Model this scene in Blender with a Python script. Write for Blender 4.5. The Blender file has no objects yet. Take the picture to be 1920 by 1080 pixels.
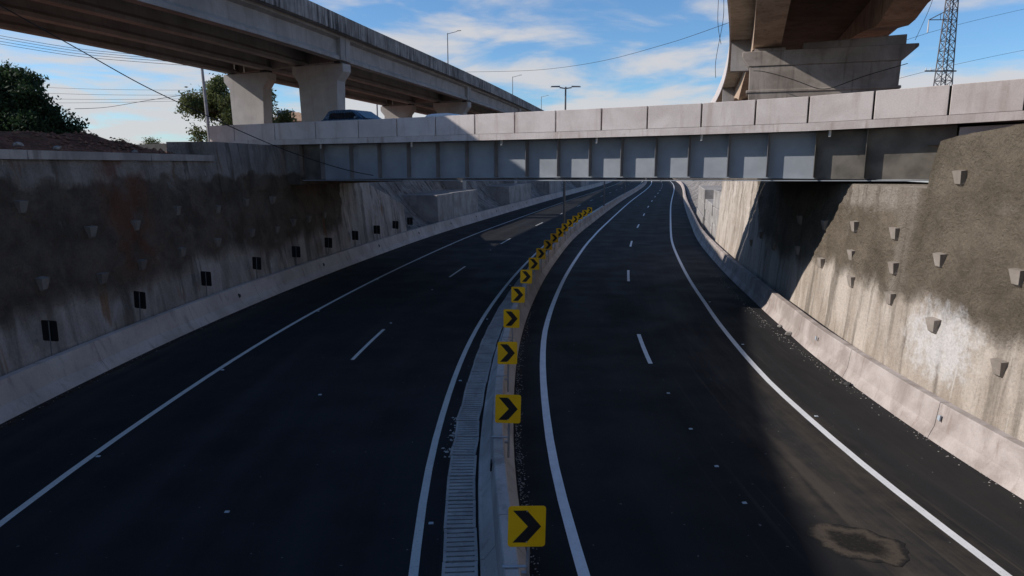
import bpy, bmesh, math, random
import numpy as np
from mathutils import Vector, Matrix, noise as mno

random.seed(7); rng = np.random.default_rng(7)
sc = bpy.context.scene
C = sc.collection

# ------------------------------------------------------------------ camera, sky, sun, exposure
CAM_H = 6.3; PITCH = math.radians(10.3)
cam = bpy.data.cameras.new('camera'); cam.sensor_width = 36.0; cam.lens = 24.0
cam.clip_start = 0.1; cam.clip_end = 8000
camo = bpy.data.objects.new('camera', cam); C.objects.link(camo)
camo.location = (0, 0, CAM_H); camo.rotation_euler = (math.pi/2 - PITCH, 0, 0)
sc.camera = camo

SUN = Vector((-1.66, 0.02, 1.0)).normalized()          # direction towards the sun
EL = math.asin(SUN.z); AZ = math.atan2(SUN.x, SUN.y)
w = bpy.data.worlds.new('World'); sc.world = w; w.use_nodes = True
nt = w.node_tree; nt.nodes.clear()
def WN(t, **k):
    n = nt.nodes.new(t)
    for a, b in k.items(): setattr(n, a, b)
    return n
out = WN('ShaderNodeOutputWorld'); bg = WN('ShaderNodeBackground'); bg.inputs[1].default_value = 0.145
sky = WN('ShaderNodeTexSky', sky_type='NISHITA', sun_disc=False, sun_elevation=EL, sun_rotation=AZ % (2*math.pi),
         altitude=800, air_density=1.0, dust_density=0.6, ozone_density=2.0)
tc = WN('ShaderNodeTexCoord'); sp = WN('ShaderNodeSeparateXYZ'); nt.links.new(tc.outputs['Generated'], sp.inputs[0])
def wm(op, a, b=None, clamp=False):
    n = WN('ShaderNodeMath', operation=op); n.use_clamp = clamp
    for i, v in enumerate((a, b)):
        if v is None: continue
        if isinstance(v, (int, float)): n.inputs[i].default_value = v
        else: nt.links.new(v, n.inputs[i])
    return n.outputs[0]
zz = wm('ADD', wm('MAXIMUM', sp.outputs[2], 0.0), 0.12)
cx = wm('DIVIDE', sp.outputs[0], zz); cy = wm('DIVIDE', sp.outputs[1], zz)
cb = WN('ShaderNodeCombineXYZ'); nt.links.new(cx, cb.inputs[0]); nt.links.new(cy, cb.inputs[1])
n1 = WN('ShaderNodeTexNoise'); n1.inputs['Scale'].default_value = 1.15; n1.inputs['Detail'].default_value = 9
n1.inputs['Roughness'].default_value = 0.55; n1.inputs['Distortion'].default_value = 0.35
nt.links.new(cb.outputs[0], n1.inputs['Vector'])
# more cloud towards the horizon all the way round
hz = wm('SUBTRACT', 1.0, wm('MULTIPLY', sp.outputs[2], 2.6), True)
mk = wm('ADD', n1.outputs[0], wm('MULTIPLY', hz, 0.27))
rp = WN('ShaderNodeMapRange'); rp.interpolation_type = 'SMOOTHSTEP'
nt.links.new(mk, rp.inputs[0])
for i, v in ((1, .575), (2, .76), (3, 0.0), (4, .90)): rp.inputs[i].default_value = v
tint = WN('ShaderNodeMix', data_type='RGBA', blend_type='MULTIPLY'); tint.inputs[0].default_value = 1
nt.links.new(sky.outputs[0], tint.inputs[6]); tint.inputs[7].default_value = (0.56, 0.78, 0.97, 1)
mixc = WN('ShaderNodeMix', data_type='RGBA'); nt.links.new(rp.outputs[0], mixc.inputs[0])
nt.links.new(tint.outputs[2], mixc.inputs[6]); mixc.inputs[7].default_value = (4.5, 4.45, 4.55, 1)
nt.links.new(mixc.outputs[2], bg.inputs[0]); nt.links.new(bg.outputs[0], out.inputs[0])

sl = bpy.data.lights.new('sun', 'SUN'); sl.energy = 4.4; sl.angle = math.radians(0.53); sl.color = (1.0, 0.93, 0.86)
so = bpy.data.objects.new('sun', sl); C.objects.link(so); so.rotation_euler = SUN.to_track_quat('Z', 'Y').to_euler()
so.location = SUN * 200
vs = sc.view_settings; vs.view_transform = 'Standard'; vs.look = 'None'; vs.gamma = 1.0; vs.use_curve_mapping = False
vs.exposure = 0.0
sc.render.engine = 'CYCLES'; sc.cycles.use_denoising = True; sc.cycles.max_bounces = 6

# ------------------------------------------------------------------ helpers
LOC = {}
def setp(o, label=None, cat=None, group=None, kind=None):
    if label: o['label'] = label
    if cat: o['category'] = cat
    if group: o['group'] = group
    if kind: o['kind'] = kind
    return o
def thing(name, loc, label, cat, group=None):
    o = bpy.data.objects.new(name, None); C.objects.link(o); o.location = loc; LOC[o] = Vector(loc)
    o.empty_display_size = .3
    return setp(o, label, cat, group)
def link_mesh(name, me, parent=None, loc=None):
    o = bpy.data.objects.new(name, me); C.objects.link(o)
    if parent is not None: o.parent = parent; LOC[o] = LOC[parent]
    else: LOC[o] = Vector(loc or (0, 0, 0)); o.location = LOC[o]
    return o
class MB:
    def __init__(s): s.v = []; s.f = []; s.uv = None
    def add(s, vs, fs):
        b = len(s.v); s.v += [tuple(p) for p in vs]; s.f += [tuple(i + b for i in f) for f in fs]; return s
    def box(s, c, d, fr=None):
        """box with centre c and full size d in a frame fr=(origin, x, y, z)"""
        hx, hy, hz_ = d[0]/2, d[1]/2, d[2]/2
        ps = [Vector((c[0]+a*hx, c[1]+b*hy, c[2]+e*hz_)) for e in (-1, 1) for b in (-1, 1) for a in (-1, 1)]
        if fr: ps = [fr[0] + fr[1]*p.x + fr[2]*p.y + fr[3]*p.z for p in ps]
        return s.add(ps, [(0,2,3,1),(4,5,7,6),(0,1,5,4),(2,6,7,3),(0,4,6,2),(1,3,7,5)])
    def prism(s, a, b):
        """solid between two like polygons a and b (lists of points)"""
        n = len(a)
        return s.add(list(a) + list(b), [tuple(range(n))[::-1], tuple(range(n, 2*n))] + [(i, (i+1) % n, n+(i+1) % n, n+i) for i in range(n)])
    def tube(s, pts, r, n=6, cap=True):
        pts = [Vector(p) for p in pts]; m = len(pts); rs = r if isinstance(r, (list, tuple)) else [r]*m
        vs = []; fs = []; up = Vector((0, 0, 1))
        for i, p in enumerate(pts):
            d = (pts[min(i+1, m-1)] - pts[max(i-1, 0)]).normalized()
            a = d.cross(up if abs(d.z) < .95 else Vector((1, 0, 0))).normalized(); b = d.cross(a)
            vs += [p + (a*math.cos(2*math.pi*k/n) + b*math.sin(2*math.pi*k/n))*rs[i] for k in range(n)]
        for i in range(m-1):
            fs += [(i*n+k, i*n+(k+1) % n, (i+1)*n+(k+1) % n, (i+1)*n+k) for k in range(n)]
        if cap: fs += [tuple(range(n))[::-1], tuple(range((m-1)*n, m*n))]
        return s.add(vs, fs)
    def build(s, name, mat, parent=None, loc=None, smooth=False, bevel=0):
        o = LOC[parent] if parent is not None else Vector(loc or (0, 0, 0))
        me = bpy.data.meshes.new(name); me.from_pydata([(p[0]-o.x, p[1]-o.y, p[2]-o.z) for p in s.v], [], s.f)
        if s.uv is not None:
            ul = me.uv_layers.new(name='UVMap'); li = np.empty(len(me.loops), dtype=np.int32)
            me.loops.foreach_get('vertex_index', li)
            ul.data.foreach_set('uv', np.asarray(s.uv, dtype=np.float32)[li].ravel())
        me.materials.append(mat)
        if smooth: me.polygons.foreach_set('use_smooth', [True]*len(me.polygons))
        me.update()
        bm = bmesh.new(); bm.from_mesh(me); bmesh.ops.recalc_face_normals(bm, faces=bm.faces)
        if bevel: bmesh.ops.bevel(bm, geom=[e for e in bm.edges if e.is_manifold and e.calc_face_angle(0) > .6], offset=bevel, segments=1, affect='EDGES')
        bm.to_mesh(me); bm.free()
        return link_mesh(name, me, parent, loc)
def sheet(rows, close=False):
    """grid of points -> MB"""
    m = MB(); nr = len(rows); nc = len(rows[0])
    m.v = [tuple(p) for r in rows for p in r]
    m.f = [(i*nc+j, i*nc+j+1, (i+1)*nc+j+1, (i+1)*nc+j) for i in range(nr-1) for j in range(nc-1)]
    return m
class Spline:
    def __init__(s, pts):
        x = np.array([p[0] for p in pts], float); y = np.array([p[1] for p in pts], float); n = len(x)
        h = np.diff(x); A = np.eye(n); r = np.zeros(n)
        for i in range(1, n-1):
            A[i, i-1] = h[i-1]; A[i, i] = 2*(h[i-1]+h[i]); A[i, i+1] = h[i]
            r[i] = 3*((y[i+1]-y[i])/h[i] - (y[i]-y[i-1])/h[i-1])
        c = np.linalg.solve(A, r); s.x, s.y, s.h, s.c = x, y, h, c
        s.b = (y[1:]-y[:-1])/h - h*(2*c[:-1]+c[1:])/3; s.d = (c[1:]-c[:-1])/(3*h)
    def __call__(s, t):
        i = int(min(max(np.searchsorted(s.x, t)-1, 0), len(s.x)-2)); u = t - s.x[i]
        if t > s.x[-1]: return float(s.y[-1] + s.slope(s.x[-1])*(t-s.x[-1]))
        if t < s.x[0]: return float(s.y[0] + s.b[0]*u)
        return float(s.y[i] + s.b[i]*u + s.c[i]*u*u + s.d[i]*u**3)
    def slope(s, t):
        t = min(max(t, s.x[0]), s.x[-1]); i = int(min(max(np.searchsorted(s.x, t)-1, 0), len(s.x)-2)); u = t - s.x[i]
        return float(s.b[i] + 2*s.c[i]*u + 3*s.d[i]*u*u)
def lin(tab):
    xs = [a for a, b in tab]; ys = [b for a, b in tab]
    return lambda t: float(np.interp(t, xs, ys))
def ss(a, b, x):
    x = min(max((x-a)/(b-a), 0), 1); return x*x*(3-2*x)
def fbm(x, y, z=0.0, o=4): return mno.fractal(Vector((x, y, z)), 1.0, 2.0, o)
def project(p):
    d = Vector(p) - Vector((0, 0, CAM_H)); c, s = math.cos(PITCH), math.sin(PITCH)
    z = d.y*c - d.z*s; return 960 + 1280*d.x/z, 540 - 1280*(d.y*s + d.z*c)/z
def pix(px, py, Y):
    """the point seen at photo pixel (px, py), Y metres ahead"""
    c, s = math.cos(PITCH), math.sin(PITCH); rx, ry = (px-960)/1280, (py-540)/1280
    z = Y/(c - ry*s); return Vector((rx*z, Y, CAM_H - z*(ry*c + s)))
ORD = ['nearest', 'second nearest', 'third nearest', 'fourth nearest', 'fifth nearest', 'sixth nearest', 'seventh nearest', 'eighth nearest',
       'ninth nearest', 'tenth nearest', 'eleventh nearest', 'twelfth nearest', 'thirteenth nearest', 'fourteenth nearest', 'fifteenth nearest',
       'sixteenth nearest', 'farthest']

# ------------------------------------------------------------------ materials
class NB:
    def __init__(s, name):
        s.m = bpy.data.materials.new(name); s.m.use_nodes = True; s.t = s.m.node_tree
        s.b = s.t.nodes['Principled BSDF']; s.geo = s.n('ShaderNodeNewGeometry')
    def n(s, t, **k):
        n = s.t.nodes.new(t)
        for a, b in k.items(): setattr(n, a, b)
        return n
    def put(s, v, sock):
        if isinstance(v, (int, float)): sock.default_value = v
        elif isinstance(v, tuple): sock.default_value = v if len(v) == len(sock.default_value) else (*v, 1)
        else: s.t.links.new(v, sock)
    def math(s, op, a, b=0.0, clamp=False):
        n = s.n('ShaderNodeMath', operation=op); n.use_clamp = clamp; s.put(a, n.inputs[0]); s.put(b, n.inputs[1]); return n.outputs[0]
    def pos(s): return s.geo.outputs['Position']
    def uv(s): return s.n('ShaderNodeUVMap').outputs[0]
    def map(s, v, scale, loc=(0, 0, 0)):
        n = s.n('ShaderNodeMapping'); s.put(v, n.inputs[0]); n.inputs['Scale'].default_value = scale; n.inputs['Location'].default_value = loc
        return n.outputs[0]
    def noise(s, v, scale, detail=5, rough=.55, dist=0.0):
        n = s.n('ShaderNodeTexNoise'); s.put(v, n.inputs['Vector'])
        n.inputs['Scale'].default_value = scale; n.inputs['Detail'].default_value = detail
        n.inputs['Roughness'].default_value = rough; n.inputs['Distortion'].default_value = dist; return n.outputs[0]
    def ramp(s, v, a, b, lo=0.0, hi=1.0):
        n = s.n('ShaderNodeMapRange'); n.interpolation_type = 'SMOOTHSTEP'; s.put(v, n.inputs[0])
        for i, x in ((1, a), (2, b), (3, lo), (4, hi)): n.inputs[i].default_value = x
        return n.outputs[0]
    def mix(s, f, a, b, mode='MIX'):
        n = s.n('ShaderNodeMix', data_type='RGBA', blend_type=mode); s.put(f, n.inputs[0]); s.put(a, n.inputs[6]); s.put(b, n.inputs[7]); return n.outputs[2]
    def sep(s, v): n = s.n('ShaderNodeSeparateXYZ'); s.put(v, n.inputs[0]); return n.outputs
    def bump(s, h, strength, dist=.02):
        n = s.n('ShaderNodeBump'); n.inputs['Strength'].default_value = strength; n.inputs['Distance'].default_value = dist
        s.put(h, n.inputs['Height']); s.put(n.outputs[0], s.b.inputs['Normal'])
    def done(s, col, rough=.8, metal=0.0, spec=.3):
        s.put(col, s.b.inputs['Base Color']); s.put(rough, s.b.inputs['Roughness']); s.b.inputs['Metallic'].default_value = metal
        s.b.inputs['Specular IOR Level'].default_value = spec; return s.m
def plain(name, col, rough=.6, metal=0.0, var=.25, spec=.35, sc_=3.0):
    m = NB(name); f = m.ramp(m.noise(m.pos(), sc_, 6), .3, .7)
    lo = tuple(x*(1-var) for x in col); hi = tuple(min(1, x*(1+var*.6)) for x in col)
    return m.done(m.mix(f, lo, hi), m.ramp(m.noise(m.pos(), sc_*4, 4), .3, .7, rough-.08, min(1, rough+.08)), metal, spec)
def concrete(name, lo, hi, stain=(.09, .08, .07), st=.45, sc_=1.0, bump=.35, boards=0):
    m = NB(name); p = m.pos()
    col = m.mix(m.ramp(m.noise(p, .55*sc_, 8, .62, .4), .34, .66), lo, hi)
    col = m.mix(m.math('MULTIPLY', m.ramp(m.noise(m.map(p, (2.2, 2.2, .22)), 1.2*sc_, 6, .6), .52, .74), st), col, stain)
    col = m.mix(m.math('MULTIPLY', m.ramp(m.noise(p, 2.3*sc_, 7, .7), .58, .72), st*.5), col, stain)
    fine = m.noise(p, 28, 5, .7)
    col = m.mix(m.ramp(fine, .3, .75, 0, .16), col, (.06, .055, .05))
    h = m.math('ADD', m.math('MULTIPLY', fine, .5), m.math('MULTIPLY', m.noise(p, 7, 5), .7))
    if boards:
        z = m.sep(p)[2]; fr = m.math('FRACT', m.math('MULTIPLY', z, boards))
        ln = m.ramp(fr, .0, .06); col = m.mix(m.math('SUBTRACT', 1.0, ln), col, stain); h = m.math('ADD', h, ln)
    m.bump(h, bump, .02)
    return m.done(col, .88, 0, .2)
M = {}
M['barrier'] = concrete('barrier_concrete', (.44, .375, .335), (.58, .51, .465), (.16, .135, .115), .5)
M['median'] = concrete('median_concrete', (.38, .35, .325), (.52, .485, .455), (.16, .135, .115), .5)
M['panel'] = concrete('parapet_concrete', (.57, .51, .485), (.70, .64, .615), (.36, .28, .24), .5, 1.0, .2)
M['beam'] = concrete('edge_beam_concrete', (.52, .46, .435), (.67, .61, .585), (.30, .22, .17), .6, 1.6)
M['barrier_r'] = concrete('sunny_barrier_concrete', (.34, .29, .265), (.52, .46, .43), (.24, .18, .145), .55, 1.7)
M['viaduct'] = concrete('viaduct_concrete', (.27, .255, .24), (.36, .34, .325), (.15, .135, .12), .4)
def weathered():
    m = NB('weathered_parapet'); p = m.pos()
    col = m.mix(m.ramp(m.noise(p, .6, 7, .6), .35, .65), (.24, .225, .21), (.38, .36, .34))
    z = m.sep(p)[2]
    st = m.ramp(m.noise(m.map(p, (4.5, 4.5, .25)), 1.0, 7, .7), .40, .60)
    big = m.ramp(m.noise(p, .22, 5, .6), .3, .6, .35, 1.0)
    col = m.mix(m.math('MULTIPLY', m.math('MULTIPLY', st, big), .92), col, (.018, .017, .017))
    m.bump(m.noise(p, 12, 6, .7), .5, .03); return m.done(col, .93, 0, .15)
M['weathered'] = weathered()
M['column'] = concrete('column_concrete', (.37, .345, .325), (.46, .43, .405), (.26, .23, .20), .35)
M['oldpier'] = concrete('old_pier_concrete', (.25, .215, .185), (.40, .35, .31), (.12, .095, .08), .6)
M['oldgirder'] = concrete('old_girder_concrete', (.42, .30, .21), (.58, .435, .32), (.07, .055, .045), .55, 1.6, .5)
M['block'] = concrete('block_concrete', (.27, .255, .245), (.43, .41, .39), (.12, .10, .085), .55)
M['grate'] = concrete('grate_concrete', (.34, .33, .32), (.46, .45, .43), (.16, .14, .12), .5, 2.5)
M['nail_l'] = concrete('shaded_nail_head', (.15, .138, .13), (.25, .235, .22), (.07, .055, .045), .6, 2.0)  # darker copy of the nail concrete; the left wall's shade is in its colour
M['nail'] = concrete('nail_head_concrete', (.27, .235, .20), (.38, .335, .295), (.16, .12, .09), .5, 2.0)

def wall_mat(name, light_lo, light_hi, dark_lo, dark_hi, z0, amp, top, rust, white):
    m = NB(name); p = m.pos(); z = m.sep(p)[2]
    light = m.mix(m.ramp(m.noise(m.map(p, (1, 1, .35)), .9, 8, .62, .5), .33, .67), light_lo, light_hi)
    light = m.mix(m.math('MULTIPLY', m.ramp(m.noise(m.map(p, (1.7, 1.7, .12)), 1.0, 7, .62, .3), .50, .66), .8), light, tuple(x*.48 for x in light_lo))
    light = m.mix(m.math('MULTIPLY', m.ramp(m.noise(m.map(p, (4.2, 4.2, .2), (9, 3, 1)), 1.0, 5, .6), .64, .74), .7), light, (.72, .69, .66))
    dark = m.mix(m.ramp(m.noise(p, .8, 8, .65), .32, .68), dark_lo, dark_hi)
    edge = m.math('ADD', z, m.math('MULTIPLY', m.math('SUBTRACT', m.noise(m.map(p, (1, 1, .6)), .35, 6, .6), .5), amp))
    if white: edge = m.math('SUBTRACT', edge, m.ramp(m.math('ADD', m.sep(p)[1], m.noise(p, .8, 4)), 36.0, 40.0, 0, 5))
    if rust: edge = m.math('SUBTRACT', edge, m.ramp(m.math('ADD', m.sep(p)[1], m.noise(p, .8, 4)), 44.5, 46.0, 0, 9))
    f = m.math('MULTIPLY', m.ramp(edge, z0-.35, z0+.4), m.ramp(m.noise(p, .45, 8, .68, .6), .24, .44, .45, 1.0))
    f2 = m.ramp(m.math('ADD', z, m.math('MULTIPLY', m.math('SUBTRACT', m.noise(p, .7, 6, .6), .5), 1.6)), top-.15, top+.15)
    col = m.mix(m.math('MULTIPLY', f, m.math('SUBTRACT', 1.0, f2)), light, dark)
    if rust: # rusty seep below the nails and one broad red band
        y = m.sep(p)[1]
        band = m.math('MULTIPLY', m.ramp(m.math('ABSOLUTE', m.math('SUBTRACT', y, 24.2)), 2.0, .5), m.ramp(m.noise(p, .9, 5), .35, .6))
        band = m.math('MULTIPLY', band, m.ramp(z, 1.8, 3.4))
        col = m.mix(m.math('MULTIPLY', band, .7), col, (.20, .075, .04))
        col = m.mix(m.math('MULTIPLY', m.ramp(m.noise(m.map(p, (1.6, 1.6, .22), (4, 7, 0)), 1.0, 4), .62, .72), .75), col, (.23, .12, .055))
    if white: # fresh pale spray patch
        y = m.sep(p)[1]
        dy = m.math('DIVIDE', m.math('SUBTRACT', y, 17.4), 1.35); dz = m.math('DIVIDE', m.math('SUBTRACT', z, 1.75), .95)
        r2 = m.math('ADD', m.math('MULTIPLY', dy, dy), m.math('MULTIPLY', dz, dz))
        r2 = m.math('ADD', r2, m.math('MULTIPLY', m.math('SUBTRACT', m.noise(p, 2.6, 9, .75), .5), 5.5))
        col = m.mix(m.math('MULTIPLY', m.ramp(r2, 1.7, .1), .8), col, (.66, .645, .64))
    if white:
        y = m.sep(p)[1]; zn = m.math('ADD', z, m.math('MULTIPLY', m.math('SUBTRACT', m.noise(p, 1.3, 7, .65), .5), 1.3))
        b1 = m.math('MULTIPLY', m.ramp(zn, 4.7, 5.2), m.math('MULTIPLY', m.ramp(y, 19.2, 19.8), m.ramp(y, 26, 24)))
        yn = m.math('ADD', y, m.math('MULTIPLY', m.math('SUBTRACT', m.noise(m.map(p, (1, 1, .5)), 1.2, 7, .65), .5), 1.6))
        b2 = m.math('MULTIPLY', m.ramp(m.math('ABSOLUTE', m.math('SUBTRACT', yn, 19.9)), .75, .15), .6)
        col = m.mix(m.math('MULTIPLY', m.math('MAXIMUM', b1, b2), .75), col, light)
    fine = m.noise(p, 14, 8, .72); col = m.mix(m.ramp(fine, .35, .8, 0, .35), col, (.035, .03, .026))
    pits = m.noise(p, 5.0, 8, .7)
    rough_h = m.math('ADD', m.math('MULTIPLY', pits, 1.6), fine)
    h = m.math('MULTIPLY', rough_h, m.math('ADD', m.math('MULTIPLY', f, .8), .2))
    m.bump(h, 1.0, .12)
    return m.done(col, .93, 0, .15)
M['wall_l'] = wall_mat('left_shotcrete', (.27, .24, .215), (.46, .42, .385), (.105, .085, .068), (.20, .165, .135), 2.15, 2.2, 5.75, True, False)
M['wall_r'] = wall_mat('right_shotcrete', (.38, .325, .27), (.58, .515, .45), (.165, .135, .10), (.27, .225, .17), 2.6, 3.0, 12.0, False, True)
def bank_mat():
    m = NB('bank_shotcrete'); p = m.pos()
    c = m.mix(m.ramp(m.noise(p, .5, 8, .65, .5), .3, .7), (.16, .145, .135), (.36, .335, .315))
    c = m.mix(m.math('MULTIPLY', m.ramp(m.noise(m.map(p, (.9, 2.4, .25)), 1.0, 7, .65, .8), .50, .64), .8), c, (.05, .044, .04))
    c = m.mix(m.math('MULTIPLY', m.ramp(m.noise(m.map(p, (.4, .5, 3.0)), 1.0, 7, .65), .56, .68), .6), c, (.40, .37, .35))
    m.bump(m.math('ADD', m.noise(p, 1.6, 8, .7), m.math('MULTIPLY', m.noise(p, 8, 6, .7), .3)), 1.0, .3); return m.done(c, .93, 0, .15)
M['bank'] = bank_mat()

def asphalt(name, lo, hi, dusty):
    m = NB(name); p = m.pos(); uv = m.uv()
    col = m.mix(m.ramp(m.noise(m.map(uv, (1.3, .035, 1)), 1.0, 6, .6), .3, .7), lo, hi)
    col = m.mix(m.ramp(m.noise(p, .25, 6, .6), .4, .75, 0, .45), col, tuple(x*.62 for x in lo))
    u, v, _ = m.sep(uv)
    # wheel-track dust carried along the outer edge
    dm = m.ramp(m.math('ADD', m.math('MULTIPLY', m.noise(m.map(uv, (1.1, .1, 1), (3, 0, 0)), 1.3, 9, .68, .6), .7), m.math('MULTIPLY', m.noise(p, 2.0, 8, .7), .3)), .38, .66)
    if dusty:
        wob = m.math('ADD', u, m.math('MULTIPLY', m.math('SUBTRACT', m.noise(p, .6, 5, .6), .5), 2.2)); zone = m.math('MULTIPLY', m.ramp(wob, 5.0, 6.2), m.ramp(wob, 8.6, 6.9, .25, 1.0))
        near = m.ramp(v, 44, 9, .12, 1.0)
        f = m.math('MULTIPLY', m.math('MULTIPLY', zone, near), dm)
        col = m.mix(m.math('MULTIPLY', f, .9), col, (.085, .070, .056))
        thin = m.ramp(m.noise(m.map(uv, (7.0, .06, 1), (1, 5, 0)), 1.0, 6, .6), .58, .70)
        wide = m.math('MULTIPLY', m.ramp(wob, 2.6, 6.6), m.ramp(v, 60, 12, .1, 1.0))
        col = m.mix(m.math('MULTIPLY', m.math('MULTIPLY', thin, wide), .55), col, (.095, .080, .066))
    else:
        col = m.mix(m.math('MULTIPLY', m.math('MULTIPLY', m.ramp(u, -10.4, -12.2), dm), .5), col, (.075, .066, .055))
    trk = m.ramp(m.math('ABSOLUTE', m.math('SUBTRACT', m.math('FRACT', m.math('DIVIDE', m.math('ADD', u, .3), 1.72)), .5)), .12, .45)
    col = m.mix(m.math('MULTIPLY', trk, m.ramp(m.noise(m.map(uv, (.6, .05, 1)), 1.0, 5), .35, .7, 0, .55)), col, tuple(x*1.7 for x in hi))
    g = m.noise(p, 55, 3, .6); col = m.mix(m.ramp(g, .35, .75, 0, .45), col, tuple(x*1.5 for x in hi))
    sp_ = m.noise(p, 9.0, 2, .5); col = m.mix(m.ramp(sp_, .735, .76), col, (.16, .155, .15))
    m.bump(m.math('ADD', g, m.math('MULTIPLY', m.noise(p, 16, 3), .5)), .22, .01)
    return m.done(col, m.ramp(m.noise(p, .5, 5), .3, .7, .70, .88), 0, .14)
M['road_l'] = asphalt('asphalt_left', (.012, .012, .0135), (.019, .019, .0205), False)
M['road_r'] = asphalt('asphalt_right', (.012, .0125, .0135), (.018, .0185, .020), True)
def paint(name, col, wear):
    m = NB(name); p = m.pos(); c = m.mix(m.ramp(m.noise(p, 2.5, 6, .6), .3, .7, 0, .5), col, tuple(x*.75 for x in col))
    c = m.mix(m.math('MULTIPLY', m.ramp(m.noise(p, 22, 6, .75), .56, .68), wear), c, (.04, .04, .042))
    return m.done(c, .6, 0, .3)
M['line_new'] = paint('fresh_line_paint', (.78, .79, .80), .35)
M['line_old'] = paint('worn_line_paint', (.58, .59, .56), .7)
M['steel'] = plain('girder_paint', (.30, .325, .355), .45, 0, .12, .4, 1.2)
M['stiff'] = plain('stiffener_paint', (.19, .19, .195), .5, 0, .2, .35, 1.5)
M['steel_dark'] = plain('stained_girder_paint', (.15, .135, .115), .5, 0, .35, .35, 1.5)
M['galv'] = plain('galvanised_steel', (.36, .38, .40), .45, .6, .2)
M['post'] = plain('post_grey', (.13, .135, .14), .55, 0, .2)
M['yellow'] = plain('sign_yellow', (1.0, .53, .003), .4, 0, .08, .4)
M['black'] = plain('sign_black', (.012, .012, .013), .5, 0, .2)
M['backblack'] = plain('sign_back_black', (.010, .010, .011), .55, 0, .3)
M['reflect'] = plain('reflector_white', (.42, .47, .52), .35, 0, .1)
M['pvc'] = plain('drain_pipe_pvc', (.62, .60, .57), .45, 0, .15)
M['cable'] = plain('cable_black', (.015, .015, .016), .6, 0, .2)
M['lattice'] = plain('tower_steel', (.16, .15, .15), .5, .4, .25)
M['pole'] = plain('pole_concrete', (.30, .29, .28), .8, 0, .2)
M['lamp'] = plain('lamp_pole_grey', (.14, .145, .15), .5, .3, .2)
M['bark'] = plain('bark', (.09, .065, .045), .9, 0, .4, .2, 5)
M['carblue'] = plain('car_paint_blue', (.03, .075, .13), .25, .2, .1, .6)
M['carwhite'] = plain('car_paint_white', (.74, .76, .78), .25, 0, .06, .5)
M['glass'] = plain('car_glass', (.015, .02, .025), .06, 0, .1, .6)
M['tyre'] = plain('tyre_rubber', (.015, .015, .015), .85, 0, .2)
M['rim'] = plain('rim_alloy', (.45, .46, .48), .35, .8, .1)
M['lampred'] = plain('tail_lamp', (.35, .02, .02), .3, 0, .1)
M['tile'] = plain('roof_tile', (.42, .27, .17), .85, 0, .3, .2, 2)
M['render'] = plain('house_render', (.55, .50, .44), .85, 0, .12)
M['bluebox'] = plain('blue_tank', (.20, .30, .42), .5, 0, .12)
M['stone'] = plain('rubble', (.30, .28, .26), .9, 0, .35, .2, 9)
M['tar'] = plain('bridge_asphalt', (.05, .05, .05), .85, 0, .25)
M['clod'] = plain('soil_clods', (.20, .105, .072), .95, 0, .45, .1, 4)
M['hole'] = plain('channel_floor', (.02, .02, .02), .95, 0, .2)
def leafmat(name, lo, hi):
    m = NB(name); r = m.n('ShaderNodeObjectInfo'); c = m.mix(m.ramp(m.noise(m.pos(), 1.1, 5, .7), .3, .7), lo, hi)
    m.b.inputs['Subsurface Weight'].default_value = 0
    m.done(c, .7, 0, .25); tr = m.n('ShaderNodeBsdfTranslucent'); m.put(c, tr.inputs[0]); mx = m.n('ShaderNodeMixShader'); mx.inputs[0].default_value = .35
    m.put(m.b.outputs[0], mx.inputs[1]); m.put(tr.outputs[0], mx.inputs[2]); m.put(mx.outputs[0], m.t.nodes['Material Output'].inputs[0]); return m.m
M['pine'] = leafmat('pine_needles', (.018, .035, .014), (.045, .075, .028))
M['leaf'] = leafmat('loose_leaves', (.075, .095, .03), (.14, .155, .06))
def ground_mat():
    m = NB('soil_and_grass'); p = m.pos(); x, y, z = m.sep(p)
    soil = m.mix(m.ramp(m.noise(p, 1.2, 8, .65), .3, .7), (.11, .05, .034), (.25, .12, .08))
    soil = m.mix(m.ramp(m.noise(p, 6, 6, .7), .56, .7, 0, .6), soil, (.27, .20, .155))
    grass = m.mix(m.ramp(m.noise(p, 3, 6, .7), .3, .7), (.035, .05, .016), (.085, .095, .035))
    f = m.math('MULTIPLY', m.ramp(m.noise(p, .35, 7, .65), .54, .66), m.ramp(m.math('ABSOLUTE', x), 19, 26, .35, 1.0))
    m.bump(m.noise(p, 5, 8, .7), .8, .1)
    return m.done(m.mix(f, soil, grass), .95, 0, .1)
M['ground'] = ground_mat()
def patch_mat():
    m = NB('patched_asphalt'); p = m.pos(); uv = m.uv(); u, v, _ = m.sep(uv)
    d = m.math('ADD', u, m.math('MULTIPLY', m.math('SUBTRACT', m.noise(p, 3.0, 8, .72), .5), .9))
    c = m.mix(m.ramp(d, .42, .72), (.018, .016, .014), (.075, .060, .047))
    c = m.mix(m.ramp(m.noise(p, 14, 6, .7), .5, .7, 0, .6), c, (.05, .043, .036)); c = m.mix(m.ramp(d, .78, 1.0), c, (.02, .019, .018))
    m.bump(m.noise(p, 20, 5), .6, .02); return m.done(c, .92, 0, .15)
M['patch'] = patch_mat()

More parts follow.
